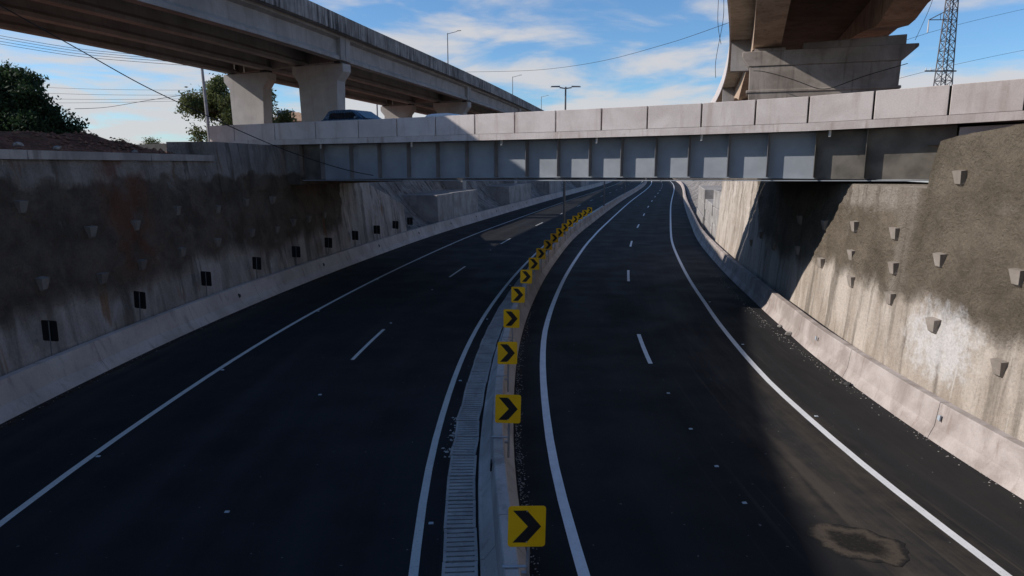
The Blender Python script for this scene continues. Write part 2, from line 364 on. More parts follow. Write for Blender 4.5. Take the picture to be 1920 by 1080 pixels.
# ------------------------------------------------------------------ road alignment (station t = metres ahead, offset o = metres right of the median signs)
CL = Spline([(-60, 6.0), (-20, 2.3), (0, .75), (8.5, .2), (13, -.08), (17, -.12), (21, -.02), (25, .22), (29.3, .62), (33.2, 1.08), (37, 1.58), (41.2, 2.2),
             (48.6, 3.4), (56.5, 4.8), (64.6, 6.45), (72.7, 8.25), (86, 11.25), (113.6, 17.6), (157, 28.1), (220, 42.6), (290, 56.5), (420, 80)])
def zr(t): return 6.9*ss(275, 440, t)
def P(t, o, z=0.0):
    k = CL.slope(t); q = math.sqrt(1+k*k); return Vector((CL(t) + o/q, t - o*k/q, zr(t) + z))
def frame(t, o, z=0.0):
    k = CL.slope(t); q = math.sqrt(1+k*k)
    return (P(t, o, z), Vector((1/q, -k/q, 0)), Vector((k/q, 1/q, 0)), Vector((0, 0, 1)))
oR1 = lin([(10, 1.0), (25, 1.0), (45, 1.38), (60, 1.65), (100, 1.72)])
oR2 = lin([(10, 7.55), (19, 7.62), (25, 7.85), (32, 8.05), (45, 8.2), (65, 8.4), (120, 8.5)])
oRB = lin([(10, 9.75), (16, 9.85), (23, 10.05), (27, 10.25), (34, 10.4), (73, 10.5)])
oL1 = lambda t: -9.1
oL2 = lambda t: -1.65
TS = list(np.arange(-40, 60, 1.5)) + list(np.arange(60, 150, 3.0)) + list(np.arange(150, 460, 8.0)) + [600, 1000, 1500]
def road_sheet(a, b, n):
    rows = []; uv = []
    for t in TS:
        r = []
        for j in range(n+1):
            o = a(t) + (b(t)-a(t))*j/n; r.append(P(t, o, -.015*abs(o)*0)); uv.append((o, t))
        rows.append(r)
    m = sheet(rows); m.uv = uv; return m
road = setp(road_sheet(lambda t: -13.4, lambda t: -.2, 6).build('road', M['road_l']), 'dark asphalt left carriageway in shade', kind='structure')
road2 = setp(road_sheet(lambda t: -.2, lambda t: 12.6 if t < 54 else 11.6, 6).build('road', M['road_r']), 'dark asphalt right carriageway with dusty outer edge', kind='structure')
def stripe(fo, t0, t1, wd, mat, parent, name, z=.004, step=1.5):
    n = max(2, int((t1-t0)/step)); rows = []
    for i in range(n+1):
        t = t0 + (t1-t0)*i/n; o = fo(t); rows.append([P(t, o-wd/2, z), P(t, o+wd/2, z)])
    return sheet(rows).build(name, mat, parent)
stripe(oL1, -30, 330, .15, M['line_old'], road, 'edge_line')
stripe(oL2, -30, 330, .15, M['line_old'], road, 'edge_line')
stripe(oR1, -30, 330, .19, M['line_new'], road2, 'edge_line')
stripe(oR2, -30, 330, .17, M['line_new'], road2, 'edge_line')
for k in range(-2, 16):
    a = 21.3 + 16.1*k
    stripe(lambda t: -5.22, a, a+4, .12, M['line_old'], road, 'lane_dash', .004, 1)
    stripe(lambda t: (oR1(t)+oR2(t))/2 + .1, a, a+4, .14, M['line_new'], road2, 'lane_dash', .004, 1)
M['silt'] = plain('silt', (.040, .033, .027), .95, 0, .5, .1, 6)
rows = []
for t in np.arange(8, 90, .5): rows.append([P(t, -12.5, .005), P(t, -12.2 + .16*fbm(t*.9, 4, 2), .005)])
sheet(rows).build('silt_strip', M['silt'], road)
# dirt-ringed repair at the lower right
m = MB(); uv = [(0, 0)]; cpt = P(10.15, 5.75, .006); m.v = [tuple(cpt)]; n = 40
for i in range(n):
    a = 2*math.pi*i/n; r = 1 + .3*fbm(math.cos(a)*1.6, math.sin(a)*1.6, 5)
    m.v.append((cpt.x + .72*r*math.cos(a) - .25*math.sin(a), cpt.y + .62*r*math.sin(a), .006)); uv.append((1, 0))
m.f = [(0, i+1, (i+1) % n+1) for i in range(n)]; m.uv = uv; m.build('asphalt_patch', M['patch'], road2)

# ------------------------------------------------------------------ ground sheet with the cutting left open
oLG = lin([(-40, -13.95), (44, -13.95), (58, -19.4), (270, -19.4), (430, -13.4), (1500, -13.4)])
oRG = lin([(-40, 12.1), (18.5, 12.1), (20.5, 13.6), (50, 13.2), (56, 17.4), (270, 17.4), (430, 11.6), (1500, 11.6)])
def gz_left(t, d):
    mound = .75*ss(.3, 3.2, d)*(1-ss(9, 22, d))*(1-ss(27, 33, t))
    return 6.62 + mound + .35*ss(20, 60, d)*0 + .16*fbm(t*.45, d*.45, 2)*ss(0, 1.5, d)*(1-ss(60, 120, d)) + .3*ss(0, 6, d)*ss(27, 40, t)
def gz_right(t, d): return lin([(-40, 7.3), (14, 7.25), (21, 6.9), (60, 6.9)])(t) + .12*fbm(t*.4, d*.4, 9)*ss(0, 2, d)*(1-ss(60, 120, d))
GD = [0, .4, .9, 1.5, 2.2, 3, 4, 5, 6.5, 8, 10, 13, 17, 22, 30, 45, 70, 120, 250, 600, 1500, 3500]
GT = list(np.arange(-40, 62, .9)) + list(np.arange(64, 150, 5)) + list(np.arange(150, 460, 12)) + [600, 1000, 2000, 3500]
def gside(sgn):
    rows = []
    for t in GT:
        k = CL.slope(t); q = math.sqrt(1+k*k); x0 = CL(t) + (oLG(t) if sgn < 0 else oRG(t))*q
        rows.append([(x0 + sgn*d, t, (gz_left if sgn < 0 else gz_right)(t, d)) for d in GD])
    return sheet(rows)
g = gside(-1); g2 = gside(1); g.add(g2.v, g2.f)
gob = g.build('ground', M['ground'], smooth=True); setp(gob, 'reddish soil and rough grass above the cutting', kind='structure')

# ------------------------------------------------------------------ retaining walls of sprayed concrete
def offL(h): return -13.12 - .12*h
def offR(h): return 11.2 + .075*h
topL = lin([(-40, 6.72), (43, 6.6), (44.5, 6.1), (47.5, 4.9), (54, 3.0)])
topR = lin([(-40, 7.45), (13, 7.4), (16, 7.2), (18.6, 7.0), (19.2, 6.9), (19.5, 5.62), (33, 5.62), (34, 6.8), (54, 6.8)])
def W(side, t, h): return P(t, (offL if side < 0 else offR)(h), h)
def wall(side, t0, t1, top, mat, label):
    rows = []; n = int((t1-t0)/.16); nz = 46
    for i in range(n+1):
        t = t0 + (t1-t0)*i/n; r = []
        for j in range(nz+1):
            h = top(t)*j/nz; p = W(side, t, h); ro = ss(1.6, 3.2, h + fbm(t*.3, 1, 4))
            d = (.05*fbm(t*.8, h*.8, side*3)*(.5+ro) + .04*ro*fbm(t*3.0, h*3.0, side*7) + .035*ro*fbm(t*8.0, h*8.0, side*11, 3))
            r.append(p + Vector((-side*d, 0, 0)))
        pt = r[-1]; wd = 3.0 if (side > 0 and 19.3 < t < 34) else .6; r.append(pt + Vector((side*wd, 0, 0.03))); r.append(pt + Vector((side*(wd+.4), 0, -1.0)))
        rows.append(r)
    m = sheet(rows)
    # end face
    last = rows[-1]; back = [p + Vector((side*1.4, .2, 0)) for p in last[:nz+1]]
    b = len(m.v); m.v += [tuple(p) for p in last[:nz+1]] + [tuple(p) for p in back]
    m.f += [(b+j, b+j+1, b+nz+1+j+1, b+nz+1+j) for j in range(nz)]
    o = m.build('retaining_wall', mat, smooth=True); return setp(o, label, 'wall')
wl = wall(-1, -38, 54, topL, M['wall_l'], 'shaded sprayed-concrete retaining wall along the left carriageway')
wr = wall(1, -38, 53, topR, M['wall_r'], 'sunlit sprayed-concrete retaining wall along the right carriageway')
# coping of the left wall
for a, b in ((-10, 12), (12.05, 19.5), (19.55, 25), (25.05, 29.2)):
    n = max(2, int(b-a)); rows = []
    for i in range(n+1):
        t = a + (b-a)*i/n; z = topL(t); e = .03*fbm(t, 3, 1)
        rows.append([P(t, offL(z)+.12+e, z-.20), P(t, offL(z)+.12+e, z+.06), P(t, offL(z)-.35, z+.07), P(t, offL(z)-.35, z-.2)])
    mm = sheet(rows); k = len(mm.v); mm.f += [(0, 1, 2, 3), (k-4, k-3, k-2, k-1)]
    mm.build('coping', M['block'], wl)
# soil-nail heads: inverted wedges of concrete
def solve_wall(side, px, py):
    t, h = 25.0, 3.0
    for _ in range(40):
        x, y = project(W(side, t, h)); ex, ey = px-x, py-y
        if abs(ex)+abs(ey) < .05: break
        x1, y1 = project(W(side, t+.05, h)); x2, y2 = project(W(side, t, h+.05))
        a, b, c_, d = (x1-x)/.05, (x2-x)/.05, (y1-y)/.05, (y2-y)/.05; D = a*d-b*c_
        t += max(-3, min(3, (ex*d-b*ey)/D)); h += max(-1.5, min(1.5, (a*ey-c_*ex)/D)); t = max(6, min(50, t)); h = max(.2, min(6.5, h))
    return t, h
NL = [(37,388),(169,435),(252,423),(330,395),(406,393),(460,380),(510,375),(78,532),(190,522),(264,497),(339,473),(406,455),(471,437),(518,431),(549,417),(578,410),(607,403)]
NR = [(1605,425),(1681,438),(1765,488),(1912,520),(1600,479),(1678,503),(1599,528),(1672,560),(1752,610),(1877,690),(1549,422),(1498,469),(1502,412),(1542,493),(1803,333),(1428,440),(1452,462),(1410,455)]
for side, lst, par in ((-1, NL, wl), (1, NR, wr)):
    for px, py in lst:
        t, h = solve_wall(side, px, py); p = W(side, t, h); fr = frame(t, 0); ins = -side
        wv = .19*random.uniform(.9, 1.15); tl = random.uniform(-.05, .05)
        X, Y = fr[1]*ins, fr[2]; Z = Vector((0, 0, 1))
        def q(y, x, z): return p + Y*(y+tl*z) + X*x + Z*z
        mm = MB(); mm.v = [tuple(v) for v in (q(-wv, -.12, .2), q(wv, -.12, .2), q(wv*.95, .15, .17), q(-wv*.95, .15, .17), q(-wv*.75, -.1, -.16), q(wv*.75, -.1, -.16), q(wv*.35, -.1, -.30), q(-wv*.35, -.1, -.30), q(wv*.55, .09, -.16), q(-wv*.55, .09, -.16))]
        mm.f = [(0,1,2,3), (3,2,8,9), (9,8,6,7), (0,3,9,4), (1,5,8,2), (4,9,7), (5,6,8)]
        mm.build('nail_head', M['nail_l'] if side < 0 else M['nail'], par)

# ------------------------------------------------------------------ concrete barriers in cast segments
def barrier(fo, prof, t0, t1, seg, label, mt):
    th = thing('concrete_barrier', P(15, fo(15)), label, 'barrier'); t = t0
    while t < t1:
        L = seg if t < 110 else seg*3
        a, b = t, t+L-.02; n = max(2, int(L/1.2)); rows = []
        for i in range(n+1):
            s_ = a + (b-a)*i/n; rows.append([P(s_, fo(s_)+x, z) for x, z in prof])
        mm = sheet(rows); c_ = len(prof); k = len(mm.v); mm.f += [tuple(range(c_)), tuple(range(k-c_, k))]
        mm.build('barrier_segment', mt, th); t += L
    return th
bl = barrier(lambda t: -12.45, [(0, 0), (-.06, .1), (-.22, .32), (-.40, .87), (-.41, .9), (-.62, .9), (-.66, 0)], -30, 290, 5.0, 'low concrete barrier at the foot of the shaded left wall', M['barrier'])
br = barrier(oRB, [(0, 0), (.04, .1), (.13, .3), (.20, .84), (.21, .87), (.42, .87), (.5, 0)], -30, 290, 5.0, 'low sunlit concrete barrier at the foot of the right wall', M['barrier_r'])
bm_ = barrier(lambda t: -.2, [(.36, 0), (.34, .09), (.16, .32), (.11, .82), (.09, .85), (-.09, .85), (-.11, .82), (-.16, .32), (-.34, .09), (-.40, .08), (-.41, 0)], -30, 290, 5.0, 'concrete median barrier carrying the chevron signs', M['median'])
# small reflectors fixed to the barriers
def plate(par, t, o, z, w_, h_, mat, side, lean=.12, name='reflector'):
    f = frame(t, o, z); mm = MB(); n_ = f[1]*side
    a = [f[0] + f[2]*y + Vector((0, 0, zz_)) - n_*(lean*zz_) for y, zz_ in ((-w_/2, -h_/2), (w_/2, -h_*.3), (w_/2, h_*.3), (-w_/2, h_/2))]
    mm.prism(a, [v + n_*.03 for v in a]); mm.build(name, mat, par)
for t in np.arange(12.4, 110, 8.0):
    plate(bm_, t, -.335, .58, .26, .16, M['backblack'], -1)
    plate(bm_, t+3.9, -.05, .55, .1, .16, M['reflect'], 1)
for t in np.arange(13, 100, 8.0): plate(br, t+1.8, oRB(t)+.155, .56, .09, .14, M['reflect'], -1)
for t in np.arange(28.5, 110, 9.0): plate(bl, t, -12.72, .55, .14, .18, M['backblack'], 1, .3)

# ------------------------------------------------------------------ slotted drain beside the median
dr = thing('drain_channel', P(14, -.9), 'slotted concrete drain running beside the median barrier', 'drain')
sheet([[P(t, -1.26, .002), P(t, -.64, .002)] for t in np.arange(2, 48, 1.5)]).build('channel_floor', M['hole'], dr)
gt = 3.0; gi = 0
while gt < 46:
    L = .985; broken = 13.9 < gt < 16.4
    f = frame(gt+L/2, -.93, .0); rot = random.uniform(-.012, .012); tilt = random.uniform(-.008, .008); dx = random.uniform(-.015, .015)
    if broken: rot = random.uniform(-.05, .05); tilt = random.uniform(-.02, .02); dx = random.uniform(-.03, .02)
    X = (f[1] + f[2]*rot).normalized(); Y = (f[2] - f[1]*rot + Vector((0, 0, tilt))).normalized(); fr = (f[0] + f[1]*dx + Vector((0, 0, .005)), X, Y, Vector((0, 0, 1)))
    mm = MB(); mm.box((-.255, 0, .035), (.05, L, .06), fr); mm.box((.255, 0, .035), (.05, L, .06), fr)
    nb = 7; pit = L/nb
    for j in range(nb):
        if broken and random.random() < .05: continue
        mm.box((0, -L/2 + pit*(j+.5), .034), (.46, pit-.042, .056), fr)
    mm.build('drain_grate', M['grate'], dr); gt += 1.0; gi += 1
def rock(name, c, r, mat, parent=None, label=None, group=None, cat='rubble'):
    bm = bmesh.new(); bmesh.ops.create_icosphere(bm, subdivisions=1, radius=1)
    sd = random.random()*50
    for v in bm.verts: v.co = Vector((v.co.x*random.uniform(.8, 1.3), v.co.y*random.uniform(.7, 1.1), v.co.z*.6)) * r * (1+.35*mno.noise(v.co*1.7+Vector((sd, 0, 0))))
    me = bpy.data.meshes.new(name); bm.to_mesh(me); bm.free(); me.materials.append(mat)
    o = bpy.data.objects.new(name, me); C.objects.link(o)
    if parent is not None: o.parent = parent; o.location = Vector(c) - LOC[parent]
    else: o.location = c; setp(o, label, cat, group)
    LOC[o] = Vector(c); return o
def rubble(name, n, fpos, rmin, rmax, mat, label):
    mm = MB()
    for i in range(n):
        p = fpos(); r = random.uniform(rmin, rmax); a = random.random()*6.28
        ps = []
        for k in range(5):
            b = a + k*1.2566; ps.append(p + Vector((math.cos(b)*r*random.uniform(.6, 1.2), math.sin(b)*r*random.uniform(.6, 1.2), 0)))
        tp = p + Vector((0, 0, r*random.uniform(.4, .9))); mm.add(ps + [tp], [(k, (k+1) % 5, 5) for k in range(5)])
    return setp(mm.build(name, mat), label, 'soil' if 'soil' in name else 'gravel', kind='stuff')
rubble('gravel', 800, lambda: P(random.triangular(7, 32, 12), .2 + abs(random.gauss(0, .09)), .003), .006, .026, M['stone'], 'loose gravel along the right foot of the median barrier')
rubble('gravel', 110, lambda: P(random.uniform(14, 16.6), -1.22 + random.gauss(0, .09), .003), .01, .05, M['grate'], 'broken concrete crumbs beside the damaged drain grates')
rubble('gravel', 500, lambda: P(random.uniform(9, 40), oRB(20) - .05 - abs(random.gauss(0, .18)), .003), .006, .028, M['stone'], 'grit along the foot of the right barrier')
rubble('gravel', 400, lambda: P(random.uniform(13, 60), -12.38 + abs(random.gauss(0, .15)), .003), .006, .025, M['stone'], 'grit along the foot of the left barrier')
for px, py, r, nm in ((1480, 628, .16, 'largest pale lump of rubble at the foot of the right barrier'), (1462, 613, .1, 'small pale lump of rubble just beyond the largest one by the right barrier'),
                      (1590, 722, .11, 'dark lump of dirt at the foot of the right barrier'), (1803, 858, .09, 'rubble lump at the right barrier foot nearest the camera')):
    c_, s_ = math.cos(PITCH), math.sin(PITCH); rx, ry = (px-960)/1280, (py-540)/1280; z = CAM_H/(ry*c_+s_)
    rock('rubble_lump', (rx*z, z*(c_-ry*s_), r*.35), r, M['stone'] if 'dark' not in nm else M['tar'], None, nm)

def clod_pos():
    t = random.uniform(9, 32); d = abs(random.gauss(0, 2.0)) + .1; return Vector((CL(t)+oLG(t)-d, t, gz_left(t, d)-.01))
rubble('soil_clods', 1500, clod_pos, .03, .15, M['clod'], 'red soil clods on the heap above the left wall')
# ------------------------------------------------------------------ road studs (small reflective blocks)
stud = MB(); a = [(-.045, -.035, 0), (.045, -.035, 0), (.045, .035, 0), (-.045, .035, 0)]; b = [(-.034, -.018, .018), (.034, -.018, .018), (.034, .018, .018), (-.034, .018, .018)]
stud.prism([Vector(v) for v in a], [Vector(v) for v in b])
s0 = stud.build('road_stud', M['reflect']); first = True
studs = [('outer edge line of the left carriageway', -9.1+.16, [14.2, 20.1, 28.1, 36.0, 44, 52]), ('inner edge line of the left carriageway', -1.65+.2, [11.3, 19.3, 27.3, 35.2]),
         ('lane line of the left carriageway', -5.22, [11.9, 18.0, 26.3, 33.5, 49.5]), ('lane line of the right carriageway', 4.45, [11.7, 13.4, 15.6, 18.3]), ('outer edge line of the right carriageway', 7.62+.22, [16.5, 24, 32])]
for nm, o_, ts in studs:
    for k, t in enumerate(ts):
        s = s0 if first else s0.copy()
        if not first: C.objects.link(s)
        first = False; off = o_ if 'right' not in nm else (o_ + oR2(t) - 7.6)
        s.location = P(t, off, .005); s.rotation_euler = (0, 0, -CL.slope(t))
        setp(s, '%s white road stud on the %s' % (ORD[k], nm), 'road stud', 'white road studs')

# ------------------------------------------------------------------ chevron signs on the median
def rounded(w_, h_, r, n=4):
    ps = []
    for cx_, cz_, a0 in ((w_/2-r, h_/2-r, 0), (-w_/2+r, h_/2-r, 90), (-w_/2+r, -h_/2+r, 180), (w_/2-r, -h_/2+r, 270)):
        for i in range(n+1):
            a = math.radians(a0 + 90*i/n); ps.append((cx_ + r*math.cos(a), cz_ + r*math.sin(a)))
    return ps
def sign_parts(back):
    parts = []
    def mk(nm, mb, mat):
        o = mb.build(nm, mat); C.objects.unlink(o); parts.append((nm, o.data)); bpy.data.objects.remove(o)
    pl = rounded(.51, .60, .045); m = MB(); m.prism([(x, 0, z) for x, z in pl], [(x, .004, z) for x, z in pl])
    mk('sign_panel', m, M['backblack'] if back else M['yellow'])
    if not back:
        ch = [(-.19, .235), (.0, .235), (.195, 0), (.0, -.235), (-.19, -.235), (.015, 0)]
        m = MB(); tri = [(0, 1, 2, 5), (5, 2, 3, 4)]
        fv = [(x, -.003, z) for x, z in ch] + [(x, -.0002, z) for x, z in ch]
        m.add(fv, tri + [(i, (i+1) % 6, 6+(i+1) % 6, 6+i) for i in range(6)]); mk('chevron', m, M['black'])
        for z in (.225, -.225):
            m = MB(); m.tube([(.0, -.008, z), (.0, -.002, z)], .011, 8); mk('bolt', m, M['galv'])
    return parts
front = sign_parts(False); rear = sign_parts(True)
def place(parts, th):
    for nm, me in parts:
        o = bpy.data.objects.new(nm, me); C.objects.link(o); o.parent = th; LOC[o] = LOC[th]
SY = [8.5, 13.0, 17.1, 21.1, 25.1, 29.3, 33.2, 37.0, 41.1, 45.0, 48.7, 52.6, 56.5, 60.6, 64.5, 68.4, 72.6]
def post(mb_list, nm, mat, th):
    me = bpy.data.meshes.new(nm); o = None
for i, t in enumerate(SY):
    base = P(t, 0, 1.48)
    th = thing('chevron_sign', base, '%s yellow sign with black right-pointing chevron on the median barrier' % ORD[i], 'sign', 'yellow chevron signs along the median')
    place(front, th); th.rotation_euler = (random.uniform(-.02, .02), random.uniform(-.025, .025), -CL.slope(t)*.55 + random.uniform(-.05, .05))
    m = MB(); m.tube([base + Vector((.03, .035, .27)), base + Vector((.03, .035, -1.05))], .024, 8); m.build('post', M['galv'], th)
    m = MB(); m.box(base + Vector((-.14, .035, -.615)), (.36, .05, .012)); m.box(base + Vector((-.02, .035, -.72)), (.07, .06, .04)); m.build('bracket', M['galv'], th)
# signs on the left barrier, seen from behind
LY = [18.8, 23.3, 27.8, 32.2, 36.5, 40.8, 45.0, 49.0, 53.0, 56.5]
for i, t in enumerate(LY):
    base = P(t - 12.97*CL.slope(t), -12.97, 1.66)
    th = thing('delineator_sign', base, '%s black-backed sign on a short post on the left barrier' % (ORD[i] if i < 9 else 'farthest'), 'sign', 'sign backs along the left barrier')
    place(rear, th); th.rotation_euler = (0, random.uniform(-.02, .05), -CL.slope(t) - .18 + random.uniform(-.08, .08))
    m = MB(); m.tube([base + Vector((.02, -.03, .28)), base + Vector((.0, -.03, -.72))], .016, 8); m.build('post', M['post'], th)

# ------------------------------------------------------------------ road bridge across the cutting
A30 = math.radians(30); BO = Vector((0, 30.1, 0)); BE = Vector((math.cos(A30), -math.sin(A30), 0)); BN = Vector((math.sin(A30), math.cos(A30), 0)); UZ = Vector((0, 0, 1))
def B(s, n, z): return BO + BE*s + BN*n + UZ*z
zt = lin([(-60, 8.47), (-6, 8.43), (3, 8.48), (8, 8.51), (11.7, 8.58), (15.8, 8.74), (17.7, 8.82), (30, 9.2)])
zs = lin([(-60, 7.29), (-6, 7.31), (3, 7.34), (8, 7.38), (11.8, 7.42), (15.3, 7.52), (18, 7.62), (30, 8.0)])
zb = lin([(-60, 5.45), (-13, 5.45), (-6.4, 5.60), (2, 5.73), (8.2, 5.78), (16, 5.78)])
bridge = thing('road_bridge', B(0, 4, 7.3), 'steel girder road bridge with pale panelled concrete parapet crossing the cutting', 'bridge')
def bprism(s0_, s1_, poly0, poly1, name, mat, bevel=0):
    m = MB(); m.prism([B(s0_, n, z) for n, z in poly0], [B(s1_, n, z) for n, z in poly1]); return m.build(name, mat, bridge, bevel=bevel)
JS = [-20.1, -17.92, -14.68, -11.66, -8.74, -6.33, -4.06, -1.91, 0.13, 2.09, 4.13, 6.03, 8.11, 10.03, 11.78, 13.77, 15.88, 17.81, 19.7, 21.6, 23.5]
for a, b in zip(JS[:-1], JS[1:]):
    a_, b_ = a+.03, b-.03; j = random.uniform(-.006, .006)
    pa, pb = [], []
    for s_, ls in ((a_, pa), (b_, pb)):
        lo = zs(s_) + .27; ls += [(j, lo), (j, zt(s_)), (.2, zt(s_)), (.24, lo)]
    bprism(a_, b_, pa, pb, 'parapet_panel', M['panel'], .012)
    # the far parapet of the bridge, seen only from other sides
    bprism(a_, b_, [(10.1-n, z) for n, z in pa], [(10.1-n, z) for n, z in pb], 'parapet_panel', M['panel'])
    # edge beam below the panels, one pour for each bay, lower edge uneven
    bprism(b_+.001, b+.029, [(.13, zs(b)+.27), (.13, zt(b)-.02), (.16, zt(b)-.02), (.16, zs(b)+.27)], [(.13, zs(b)+.27), (.13, zt(b)-.02), (.16, zt(b)-.02), (.16, zs(b)+.27)], 'joint_filler', M['black'])
    bprism(a, b-.004, [(.005, zs(a)), (.005, zs(a)+.268), (.27, zs(a)+.268), (.35, zs(a)+.03)], [(.005, zs(b)), (.005, zs(b)+.268), (.27, zs(b)+.268), (.35, zs(b)+.03)], 'edge_beam', M['beam'])
bprism(-20.1, 23.5, [(.36, 7.32), (.36, 7.56), (9.75, 7.56), (9.75, 7.32)], [(.36, 7.60), (.36, 7.84), (9.75, 7.84), (9.75, 7.60)], 'deck', M['tar'])
SS_ = [-13.3, -11.79, -9.76, -7.9, -6.07, -4.34, -2.7, -1.14, 0.45, 1.98, 3.44, 4.83, 6.26, 7.57, 9.06, 10.46, 12.05, 13.64, 16.2]
WEB = .68
for gi_, n0 in enumerate((WEB, 3.4, 6.4, 9.4)):
    for a, b in zip(SS_[:-1], SS_[1:]):
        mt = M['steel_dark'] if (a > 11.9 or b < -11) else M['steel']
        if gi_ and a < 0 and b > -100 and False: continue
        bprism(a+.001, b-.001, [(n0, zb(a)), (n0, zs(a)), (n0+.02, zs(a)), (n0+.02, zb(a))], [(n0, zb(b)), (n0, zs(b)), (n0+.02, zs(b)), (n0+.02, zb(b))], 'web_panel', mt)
    bprism(-13.3, 16.2, [(n0-.17, zb(-13.3)-.035), (n0-.17, zb(-13.3)), (n0+.19, zb(-13.3)), (n0+.19, zb(-13.3)-.035)], [(n0-.17, zb(16.2)-.035), (n0-.17, zb(16.2)), (n0+.19, zb(16.2)), (n0+.19, zb(16.2)-.035)], 'bottom_flange', M['steel'])
    if gi_ == 0:
        for s_ in SS_[1:-1]:
            bprism(s_-.01, s_+.01, [(n0-.30, zb(s_)+.04), (n0-.30, zs(s_)-.01), (n0-.001, zs(s_)-.01), (n0-.001, zb(s_)+.04)], [(n0-.30, zb(s_)+.04), (n0-.30, zs(s_)-.01), (n0-.001, zs(s_)-.01), (n0-.001, zb(s_)+.04)], 'stiffener', M['steel_dark'] if s_ > 11 else M['stiff'])
for px in (590, 762, 932, 1112, 1310, 1552):
    rx = (px-960)/1280/1.03; s_ = (rx*30.1)/(.866+.5*rx); s_ += .1
    m = MB(); m.tube([B(s_, .22, zs(s_)+.02), B(s_, .2, zs(s_)-.22)], .045, 8); m.build('drain_pipe', M['pvc'], bridge)
# abutments
def wall_block(t0, t1, z0, z1, side, proud, name, mat):
    n = 6; rows = []
    for i in range(n+1):
        t = t0 + (t1-t0)*i/n; off = lambda h: (offL if side < 0 else offR)(h) - side*proud
        rows.append([P(t, off(z0), z0), P(t, off(z1), z1), P(t, off(z1)+side*2.2, z1), P(t, off(z1)+side*2.2, z0)])
    m = sheet(rows); k = len(m.v); m.f += [(0, 1, 2, 3), (k-4, k-3, k-2, k-1)] + [(i*4+3, i*4, i*4+4, i*4+7) for i in range(n)]
    return m.build(name, mat, bridge)
wall_block(29.4, 36.2, 5.0, 7.27, -1, .03, 'abutment', M['wall_l'])
bprism(-20.1, -13.35, [(.4, 5.2), (.4, 7.3), (9.6, 7.3), (9.6, 5.2)], [(.4, 5.2), (.4, 7.3), (9.6, 7.3), (9.6, 5.2)], 'abutment', M['wall_l'])
bprism(16.25, 24, [(.34, 5.0), (.34, 7.45), (9.6, 7.45), (9.6, 5.0)], [(.34, 5.0), (.34, 7.75), (9.6, 7.75), (9.6, 5.0)], 'abutment', M['block'])
# approach roads on both banks
for nm, a, b, za, zb_ in (('approach_road', -120, -20.2, 7.0, 7.56), ('approach_road', 23.6, 120, 7.84, 7.4)):
    m = MB(); m.prism([B(a, .4, 6.0), B(a, .4, za), B(a, 9.7, za), B(a, 9.7, 6.0)], [B(b, .4, 6.0), B(b, .4, zb_), B(b, 9.7, zb_), B(b, 9.7, 6.0)])
    setp(m.build(nm, M['tar']), 'approach road to the bridge on the %s bank' % ('left' if a < 0 else 'right'), kind='structure')

# ------------------------------------------------------------------ left viaduct
VX = Spline([(-60, -34.0), (0, -23.2), (10, -21.9), (20, -19.5), (43.9, -12.5), (48.5, -11.5), (66.7, -7.35), (132, 6.0), (260, 31.5)])  # unseen near stations are bent to set the shadow edge on the road
VB = 13.40; VG = 1.65
def V(t, o, z):
    k = VX.slope(t); q = math.sqrt(1+k*k); return Vector((VX(t) + o/q, t - o*k/q, z))
via = thing('viaduct', V(50, -6, 6.9), 'long concrete beam viaduct with weathered parapet descending along the left side', 'viaduct')
GO = [-.95, -4.82, -8.69, -12.56]                      # girder centre offsets from the right edge
BT = [-11, 19.5, 50, 80.3, 110.6, 141, 171.5, 202]      # bents: station of the right girder
SK = .38                                                # skew of the bents: further left = further ahead
def vrow(t, o): return t - (o+.95)*SK
def vbeam(t0, t1, o, prof, name, mat, parent, skew=True, step=5):
    n = max(1, int((t1-t0)/step)); rows = []
    for i in range(n+1):
        t = t0 + (t1-t0)*i/n; tt = vrow(t, o) if skew else t
        rows.append([V(tt, o+x, z) for x, z in prof])
    m = sheet(rows); c_ = len(prof); k = len(m.v)
    m.f += [(i*c_+c_-1, i*c_, (i+1)*c_, (i+1)*c_+c_-1) for i in range(n)] + [tuple(range(c_)), tuple(range(k-c_, k))]
    return m.build(name, mat, parent)
IB = [(-.32, VB), (-.32, VB+.22), (-.11, VB+.42), (-.11, VB+VG-.32), (-.42, VB+VG-.18), (-.42, VB+VG), (.42, VB+VG), (.42, VB+VG-.18), (.11, VB+VG-.32), (.11, VB+.42), (.32, VB+.22), (.32, VB)]
for o_ in GO:
    for a, b in zip(BT[:-1], BT[1:]): vbeam(a+.03, b-.03, o_, IB, 'girder', M['viaduct'], via)
for a, b in zip(BT[:-1], BT[1:]):
    for o_ in (GO[0],):   # end blocks over the bents
        vbeam(a+.04, a+.75, o_, [(-.33, VB+.01), (-.33, VB+VG-.01), (.435, VB+VG-.01), (.435, VB+.01)], 'girder_end_block', M['viaduct'], via)
        vbeam(b-.75, b-.04, o_, [(-.33, VB+.01), (-.33, VB+VG-.01), (.435, VB+VG-.01), (.435, VB+.01)], 'girder_end_block', M['viaduct'], via)
    for k in range(3):    # cross diaphragms
        m = MB(); o1, o2 = GO[k]-.12, GO[k+1]+.12
        for tt in (a+.5,):
            p = [(V(vrow(tt, o1), o1, 0)), V(vrow(tt, o2), o2, 0)]; d = Vector((0, .3, 0))
            m.prism([p[0]+UZ*(VB+.15), p[1]+UZ*(VB+.15), p[1]+UZ*(VB+VG), p[0]+UZ*(VB+VG)], [p[0]+d+UZ*(VB+.15), p[1]+d+UZ*(VB+.15), p[1]+d+UZ*(VB+VG), p[0]+d+UZ*(VB+VG)])
        m.build('diaphragm', M['viaduct'], via)
DT = VB+VG
vbeam(-11, 240, 0, [(-13.2, DT+.003), (-13.2, DT+.24), (-.06, DT+.24), (-.06, DT+.003)], 'deck', M['viaduct'], via, False)
t = -11.0
